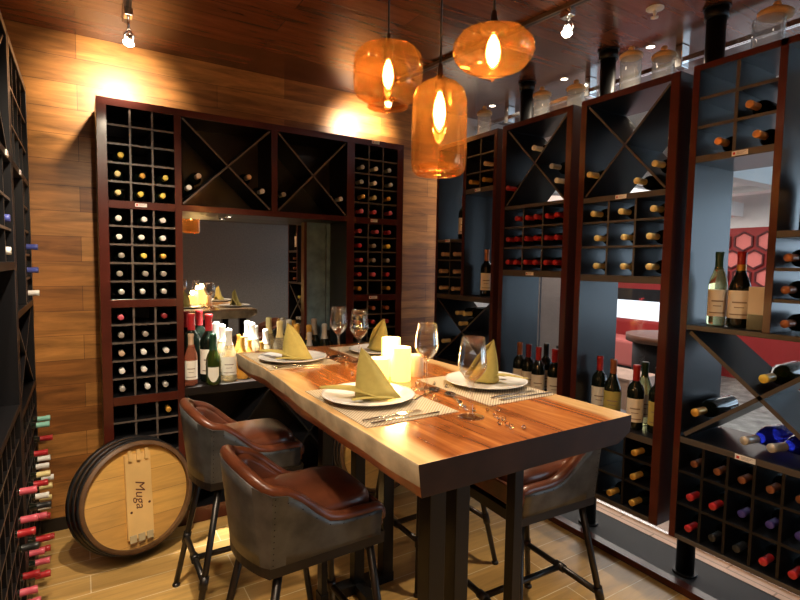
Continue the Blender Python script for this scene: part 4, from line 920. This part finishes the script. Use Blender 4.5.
for k, (x, y, rz, t) in enumerate(((.608, 1.560, .03, 'brown leather bar stool nearest the camera on barrel side'), (.590, 2.225, .0, 'brown leather bar stool right beside the leaning barrel'), (1.475, 1.395, PI - .04, 'brown leather bar stool under table corner on bottle shelf side'), (1.475, 2.05, PI + .02, 'brown leather bar stool hidden behind table at far right side'))):
    o = st0 if k == 0 else copy_tree(st0); o.location = (x, y, 0); o.rotation_euler = (0, 0, rz); tag(o, t, 'bar stool', 'leather tub bar stools')

# ------------------------------------------------------------------ barrel ends
def barrel(loc, rot, text, word=True, R=.268, D=.12):
    r = empty('wine_barrel', loc); r.rotation_euler = rot; tag(r, text, 'barrel')
    # local: +z = outward normal of the head
    MB().lathe([(R * .93, 0), (R * .935, -.001), (R, 0), (R * 1.004, -.01), (R * 1.05, -D * .5), (R * 1.08, -D), (R * 1.04, -D), (R * .96, -.04), (R * .93, -.028), (R * .93, 0)], 72, cap=False).build('staves', M_OAK, r)
    MB().lathe([(0, -.026), (R * .935, -.026), (R * .935, -.042), (0, -.042)], 72, cap=False, smooth=False).build('barrel_head', M_HEAD, r)
    for z0, z1 in ((-.006, -.032), (-.045, -.070), (-.090, -.116)):
        q0 = R * (1.006 + .075 * (-z0 / D)); q1 = R * (1.006 + .075 * (-z1 / D)) 
        MB().lathe([(q0, z0), (q0 + .004, z0), (q1 + .004, z1), (q1, z1), (q0, z0)], 72, cap=False).build('iron_hoop', M_HOOP, r)
    if word:
        m = MB(); m.box(-.062, .062, -.20, .21, -.026, -.008); b = m.build('pine_board', M_BOARD, r, bevel=.002)
        for x in (-.040, 0, .040):
            m = MB(); m.box(x - .008, x + .008, -.0 + .175, .228, -.008, .004); m.build('peg', M_BOARD, b, bevel=.002)
        for x in (-.040, .0, .040):
            m = MB(); m.box(x - .016, x + .016, -.215, -.178, -.008, -.002); m.build('end_block', mat('greyed pine', (0.45, 0.36, 0.20), 0.6), b, bevel=.002)
        for x, y in ((-.035, -.01), (.038, .02)):
            MB().lathe([(.006, -.0079), (.006, -.0074), (0, -.0072)], 12, M=Matrix.Translation((x * 1.2, y - .06, 0)), cap=False).build('knot', M_INK, b)
        cu = bpy.data.curves.new('lettering', 'FONT'); cu.body = 'Muga'; cu.size = .064; cu.extrude = .0006; cu.align_x = 'CENTER'; cu.align_y = 'CENTER'; cu.shear = .3
        to = bpy.data.objects.new('lettering_source', cu); COL.objects.link(to); bpy.context.view_layer.update()
        me = bpy.data.meshes.new_from_object(to.evaluated_get(bpy.context.evaluated_depsgraph_get())); bpy.data.objects.remove(to, do_unlink=True)
        me.materials.clear(); me.materials.append(M_INK)
        o = bpy.data.objects.new('lettering', me); COL.objects.link(o); o.parent = b; o.location = (.002, .01, -.0072); o.rotation_euler = (0, 0, -PI / 2)
    return r
def face_rot(nrm, roll):
    q_ = Vector(nrm).normalized().to_track_quat('Z', 'Y'); return (q_ @ Euler((0, 0, roll)).to_quaternion()).to_euler()
barrel((.220, 2.765, .325), face_rot((.30, -.93, .20), math.radians(-3)), 'barrel end with stencilled pine board leaning by the plank wall')
barrel((1.60, 2.76, .31), face_rot((-.15, -.95, .12), .3), 'second barrel end in shade under far end of table', word=False)

# ------------------------------------------------------------------ pendants
def pendant(x, y, ztop, zbot, prof, text, capr=.02, bulb=.11, sock=.055):
    r = empty('pendant_lamp', (x, y, ZC)); tag(r, text, 'pendant lamp', 'amber glass pendants')
    Z = lambda z: z - ZC
    MB().tube([(0, 0, -.002), (0, 0, Z(ztop) + .03)], .0035, 8).build('cord', M_BLACK, r)
    MB().lathe([(.05, -.001), (.05, -.012), (.012, -.028), (.0, -.028)], 24, cap=False).build('ceiling_rose', M_BLKM, r)
    MB().lathe([(.0, Z(ztop) + .05), (.006, Z(ztop) + .045), (.010, Z(ztop) + .02), (capr, Z(ztop) + .004), (capr, Z(ztop) - .004), (.016, Z(ztop) - .006), (.016, Z(ztop) - sock), (0, Z(ztop) - sock)], 24, cap=False).build('socket', mat('dark bronze', (.05, .025, .02), .35, metal=.7), r)
    MB().lathe([(rr, Z(ztop) - hh) for rr, hh in prof], 56, cap=False).build('glass_shade', M_AMBER, r)
    zt = Z(ztop) - sock + .005
    b = MB().lathe([(.008, zt), (.012, zt - .012), (.022, zt - .35 * bulb), (.026, zt - .60 * bulb), (.020, zt - .85 * bulb), (.008, zt - .98 * bulb), (0, zt - bulb)], 24, cap=False).build('bulb', shell_glass('bulb glass', (1, .82, .55), .05, .08, .5), r)
    f = MB()
    for k in range(6):
        a = k * PI / 3; f.tube([(.004 * math.cos(a), .004 * math.sin(a), zt - .012), (.012 * math.cos(a), .012 * math.sin(a), zt - .40 * bulb), (.011 * math.cos(a), .011 * math.sin(a), zt - .78 * bulb), (.002 * math.cos(a), .002 * math.sin(a), zt - .88 * bulb)], .0022, 6)
    f.lathe([(.005, zt - .01), (.015, zt - .3 * bulb), (.019, zt - .55 * bulb), (.013, zt - .8 * bulb), (0, zt - .88 * bulb)], 14, cap=False, mi=1)
    f.build('filament', [M_FILB, M_FILA], b)
    light('POINT', 'pendant_light', (x, y, ztop - sock - bulb * .55), 9.0, (1, .62, .30), shadow_soft_size=.02)
pendant(.905, 1.548, 2.236, 2.035, [(r_, z_ * .86) for r_, z_ in [(.012, 0), (.060, .002), (.095, .012), (.113, .035), (.118, .065), (.118, .130), (.116, .165), (.106, .190), (.086, .203), (.070, .209), (.066, .216), (.066, .226), (.070, .232), (.060, .232), (.052, .222), (.055, .212)]],
        'amber glass pendant with stepped drum shade, left of the three', .018, .115, .038)
pendant(.905, 1.245, 2.040, 1.765, [(.006, -.03), (.010, -.012), (.025, 0), (.052, .012), (.072, .032), (.080, .060), (.081, .12), (.081, .24), (.078, .262), (.066, .274), (.058, .276), (.052, .268), (.056, .255), (.060, .248)],
        'amber glass pendant with long cylinder shade, lowest of the three', .008, .130, .030)
pendant(.905, 1.018, 2.100, 1.985, [(r_ * .95, z_ * .80) for r_, z_ in [(.030, 0), (.060, .006), (.090, .022), (.106, .045), (.109, .068), (.103, .092), (.085, .114), (.055, .131), (.025, .140), (.010, .146), (.002, .160), (0, .161)]],
        'amber glass pendant with flattened globe shade and drop tip, right of three', .034, .098, .010)

# ------------------------------------------------------------------ track lights, downlights, sprinkler
def track(p0, p1, text):
    v = Vector(p1) - Vector(p0); mid = (Vector(p0) + Vector(p1)) / 2; an = math.atan2(v.y, v.x)
    m = MB(); L = v.length / 2; m.box(-L, L, -.017, .017, -.018, 0, 0); m.box(-L, L, -.006, .006, -.0185, -.0175, 1)
    o = m.build('light_track', [mat('bronze track', (.16, .11, .08), .4, metal=.4), M_BLACK], None, (0, 0, 0), loc=(mid.x, mid.y, ZC - .001)); o.rotation_euler = (0, 0, an); tag(o, text, 'light track')
track((1.765, 2.90, 0), (2.02, .6, 0), 'long ceiling light track above the right side of the table')
track((.213, 2.95, 0), (.16, 1.2, 0), 'short ceiling light track above barrel side of the room')
for i, (p, aim, wl) in enumerate(SPOTS):
    p = Vector(p); d_ = (Vector(aim) - p).normalized(); top = Vector((p.x, p.y, ZC - .019))
    t = ['bright chrome spotlight hanging over barrel side of back wall', 'bright chrome spotlight aimed at top of back tower by corner', 'bright chrome spotlight on track above the jars and red bottles', 'added chrome spotlight, out of view, lighting the barrel from the short track'][i]
    r = empty('track_spotlight', top); tag(r, t, 'spotlight', 'chrome track spotlights')
    hd = p + Vector((0, 0, .05))
    m = MB(); m.box(-.018, .018, -.03, .03, -.035, 0); m.build('track_adapter', M_CHROME, r, bevel=.003)
    MB().tube([(0, 0, -.035), (0, 0, hd.z - top.z)], .006, 10).build('stem', M_CHROME, r)
    MB().tube([(.0, -.018, hd.z - top.z), (.020, -.020, hd.z - top.z - .03), (.02, .0, hd.z - top.z - .055)], .004, 8).tube([(.0, -.018, hd.z - top.z), (-.020, -.020, hd.z - top.z - .03), (-.02, .0, hd.z - top.z - .055)], .004, 8).build('yoke', M_CHROME, r)
    M_ = Matrix.Translation(p - top) @ d_.to_track_quat('Z', 'Y').to_matrix().to_4x4()
    h = MB().lathe([(.0, -.045), (.010, -.045), (.012, -.028), (.010, -.028)], 20, M=M_, cap=False).lathe([(.0250, .009), (.027, .010), (.027, .015), (.0235, .015)], 24, M=M_, cap=False).build('lamp_head', M_CHROME, r)
    MB().lathe([(.0225, .009), (0, .011)], 24, M=M_, cap=False).build('lens', M_LENS, h)
    MB().lathe([(.011, -.030), (.0150, -.018), (.0245, .009)], 24, M=M_, cap=False).build('glowing_reflector', mat('lit glass reflector', (1, .9, .8), .3, emis=(1.0, .82, .6), es=9), h)
    if wl == 2: light('SPOT', 'spot_light', p + d_ * .03, 95, WARMW, p + d_, spot_size=math.radians(84), spot_blend=.9, shadow_soft_size=.03)
    elif wl: light('SPOT', 'spot_light', p + d_ * .03, 42, WARMW, p + d_, spot_size=math.radians(92), spot_blend=1.0, shadow_soft_size=.025)
    else: light('SPOT', 'spot_light', p + d_ * .03, 75, WARMW, p + d_, spot_size=math.radians(80), spot_blend=.9, shadow_soft_size=.03)
for i, (x, y, pw) in enumerate(DOWN):
    r = empty('downlight', (x, y, ZC if y > -1.4 else 2.20)); tag(r, 'small round recessed ceiling downlight behind the camera', 'downlight', 'recessed downlights over the camera side')
    MB().lathe([(.045, 0), (.045, -.004), (.036, -.004), (.034, -.001)], 28, cap=False).build('trim_ring', M_WHITE, r); MB().lathe([(.034, -.0015), (0, -.0015)], 28, cap=False).build('lens', M_DL, r)
    light('SPOT', 'downlight_beam', (x, y, r.location.z - .02), pw, WARMW, (x, y, 0), spot_size=math.radians(125), spot_blend=.8, shadow_soft_size=.04)
for x, y, t in ((2.63, 1.70, 'small lit downlight above right jars, nearest'), (2.63, 2.28, 'small lit downlight above middle jars'), (2.63, 2.95, 'small lit downlight in far right ceiling corner')):
    r = empty('downlight', (x, y, ZC)); tag(r, t, 'downlight', 'downlights along the glass wall')
    MB().lathe([(.026, 0), (.026, -.004), (.02, -.004)], 24, cap=False).build('trim_ring', M_WHITE, r); MB().lathe([(.02, -.002), (0, -.002)], 24, cap=False).build('lens', M_DL, r)
    light('SPOT', 'downlight_beam', (x, y, ZC - .02), 26, WARMW, (x, y, 0), spot_size=math.radians(130), spot_blend=.8, shadow_soft_size=.02)
# niche light over the ledge
r = empty('niche_spotlight', (.76, 3.17, 1.768)); tag(r, 'small recessed spotlight in top of mirror niche over the ledge', 'spotlight')
MB().lathe([(.022, 0), (.022, -.004), (.016, -.004)], 20, cap=False).build('trim_ring', M_CHROME, r); MB().lathe([(.016, -.002), (0, -.002)], 20, cap=False).build('lens', M_DL, r)
light('SPOT', 'niche_beam', (.76, 3.17, 1.75), 260, (1, .93, .84), (.78, 3.12, .79), spot_size=math.radians(38), spot_blend=.6, shadow_soft_size=.015)
# sprinkler
r = empty('ceiling_sprinkler', (2.261, 1.449, ZC)); tag(r, 'white round fire sprinkler head on the wooden ceiling', 'sprinkler')
MB().lathe([(.038, -.0005), (.038, -.005), (.026, -.010), (0, -.010)], 28, cap=False).build('escutcheon', M_WHITE, r)
MB().lathe([(.008, -.010), (.008, -.026), (.005, -.030), (.005, -.040), (.017, -.041), (.017, -.044), (0, -.044)], 20, cap=False).build('deflector', M_WHITE, r)

# ------------------------------------------------------------------ dining room beyond the glass
hw_ = empty('hexagon_wall_panel', (X1 - .01, 3.2, 0)); tag(hw_, 'red wall panel of coral hexagons in dining room beyond glass', 'wall panel')
m = MB(); hx = MB()
s_ = .275
for row in range(9):
    for c_ in range(7):
        y = 1.9 + c_ * s_ * 1.0; z = .20 + row * s_ * .87
        if row % 2: y += s_ / 2
        if z > 1.93 or z < 1.25 or (row * 7 + c_ * 3) % 11 == 0: continue
        pts = [(y + math.cos(PI / 6 + k * PI / 3) * s_ * .49, z + math.sin(PI / 6 + k * PI / 3) * s_ * .49) for k in range(6)]; pin = [(y + math.cos(PI / 6 + k * PI / 3) * s_ * .41, z + math.sin(PI / 6 + k * PI / 3) * s_ * .41) for k in range(6)]
        xs = X1 - .03
        o0 = len(m.v); m.v += [(xs, a, b) for a, b in pts] + [(xs, a, b) for a, b in pin] + [(xs + .025, a, b) for a, b in pin] + [(X1 - .002, a, b) for a, b in pts]
        for k in range(6):
            k2 = (k + 1) % 6; m.f += [(o0 + k, o0 + k2, o0 + 6 + k2, o0 + 6 + k), (o0 + 6 + k, o0 + 6 + k2, o0 + 12 + k2, o0 + 12 + k), (o0 + k2, o0 + k, o0 + 18 + k, o0 + 18 + k2)]; m.m += [0] * 3; m.sm += [False] * 3
        m.f.append(tuple(o0 + 12 + k for k in range(6))); m.m.append(1); m.sm.append(False)
m.build('hexagon_tiles', [mat('dark maroon', (.10, .012, .015), .5), M_PINK], hw_, off=(X1 - .01, 3.2, 0))
so = empty('booth_sofa', (6.9, 4.6, 0)); tag(so, 'long red booth sofa along the far dining room wall', 'sofa')
m = MB(); m.box(-.30, .25, -1.1, 1.2, 0.08, .46); m.build('seat', M_PINK, so, bevel=.04); m = MB(); m.box(.27, .45, -1.1, 1.2, 0.08, .70); m.build('backrest', M_RED, so, bevel=.04); m = MB(); m.box(-.28, .43, -1.08, 1.18, 0, .08); m.build('plinth', M_BLACK, so)
cb = empty('service_counter', (5.95, 3.42, 0)); tag(cb, 'dark round fronted service counter in dining room with brown top', 'counter')
MB().lathe([(.40, 0), (.40, .62)], 40).build('cabinet', M_DARKW, cb); MB().lathe([(.48, .622), (.48, .70)], 48).build('countertop', mat('brown counter wood', (.16, .06, .03), .3), cb)
pb = empty('wooden_planter', (4.0, 2.75, 0)); tag(pb, 'pale pinkish wooden box standing beyond glass behind table corner', 'planter')
M_PK = mat('pinkish wood', (.78, .50, .38), .45, noise=.15, nscale=8)
m = MB(); m.box(-.2, .2, -.25, .25, 0, .56); m.build('box_body', M_PK, pb, bevel=.005); m = MB(); m.box(-.21, .21, -.26, .26, .56, .58); m.build('rim', M_PK, pb, bevel=.003)
pc = empty('column_panel', (5.0, 4.5, 0)); tag(pc, 'pale wood column panel in dining room seen between racks', 'column')
m = MB(); m.box(-.1, .1, -.45, .45, 0, 2.38); m.build('panel', mat('pale ash panel', (.70, .56, .50), .5, noise=.12, nscale=3), pc); m = MB(); m.box(-.108, -.1005, -.02, .0, 0.02, 2.36); m.build('metal_strip', M_CHROME, pc)
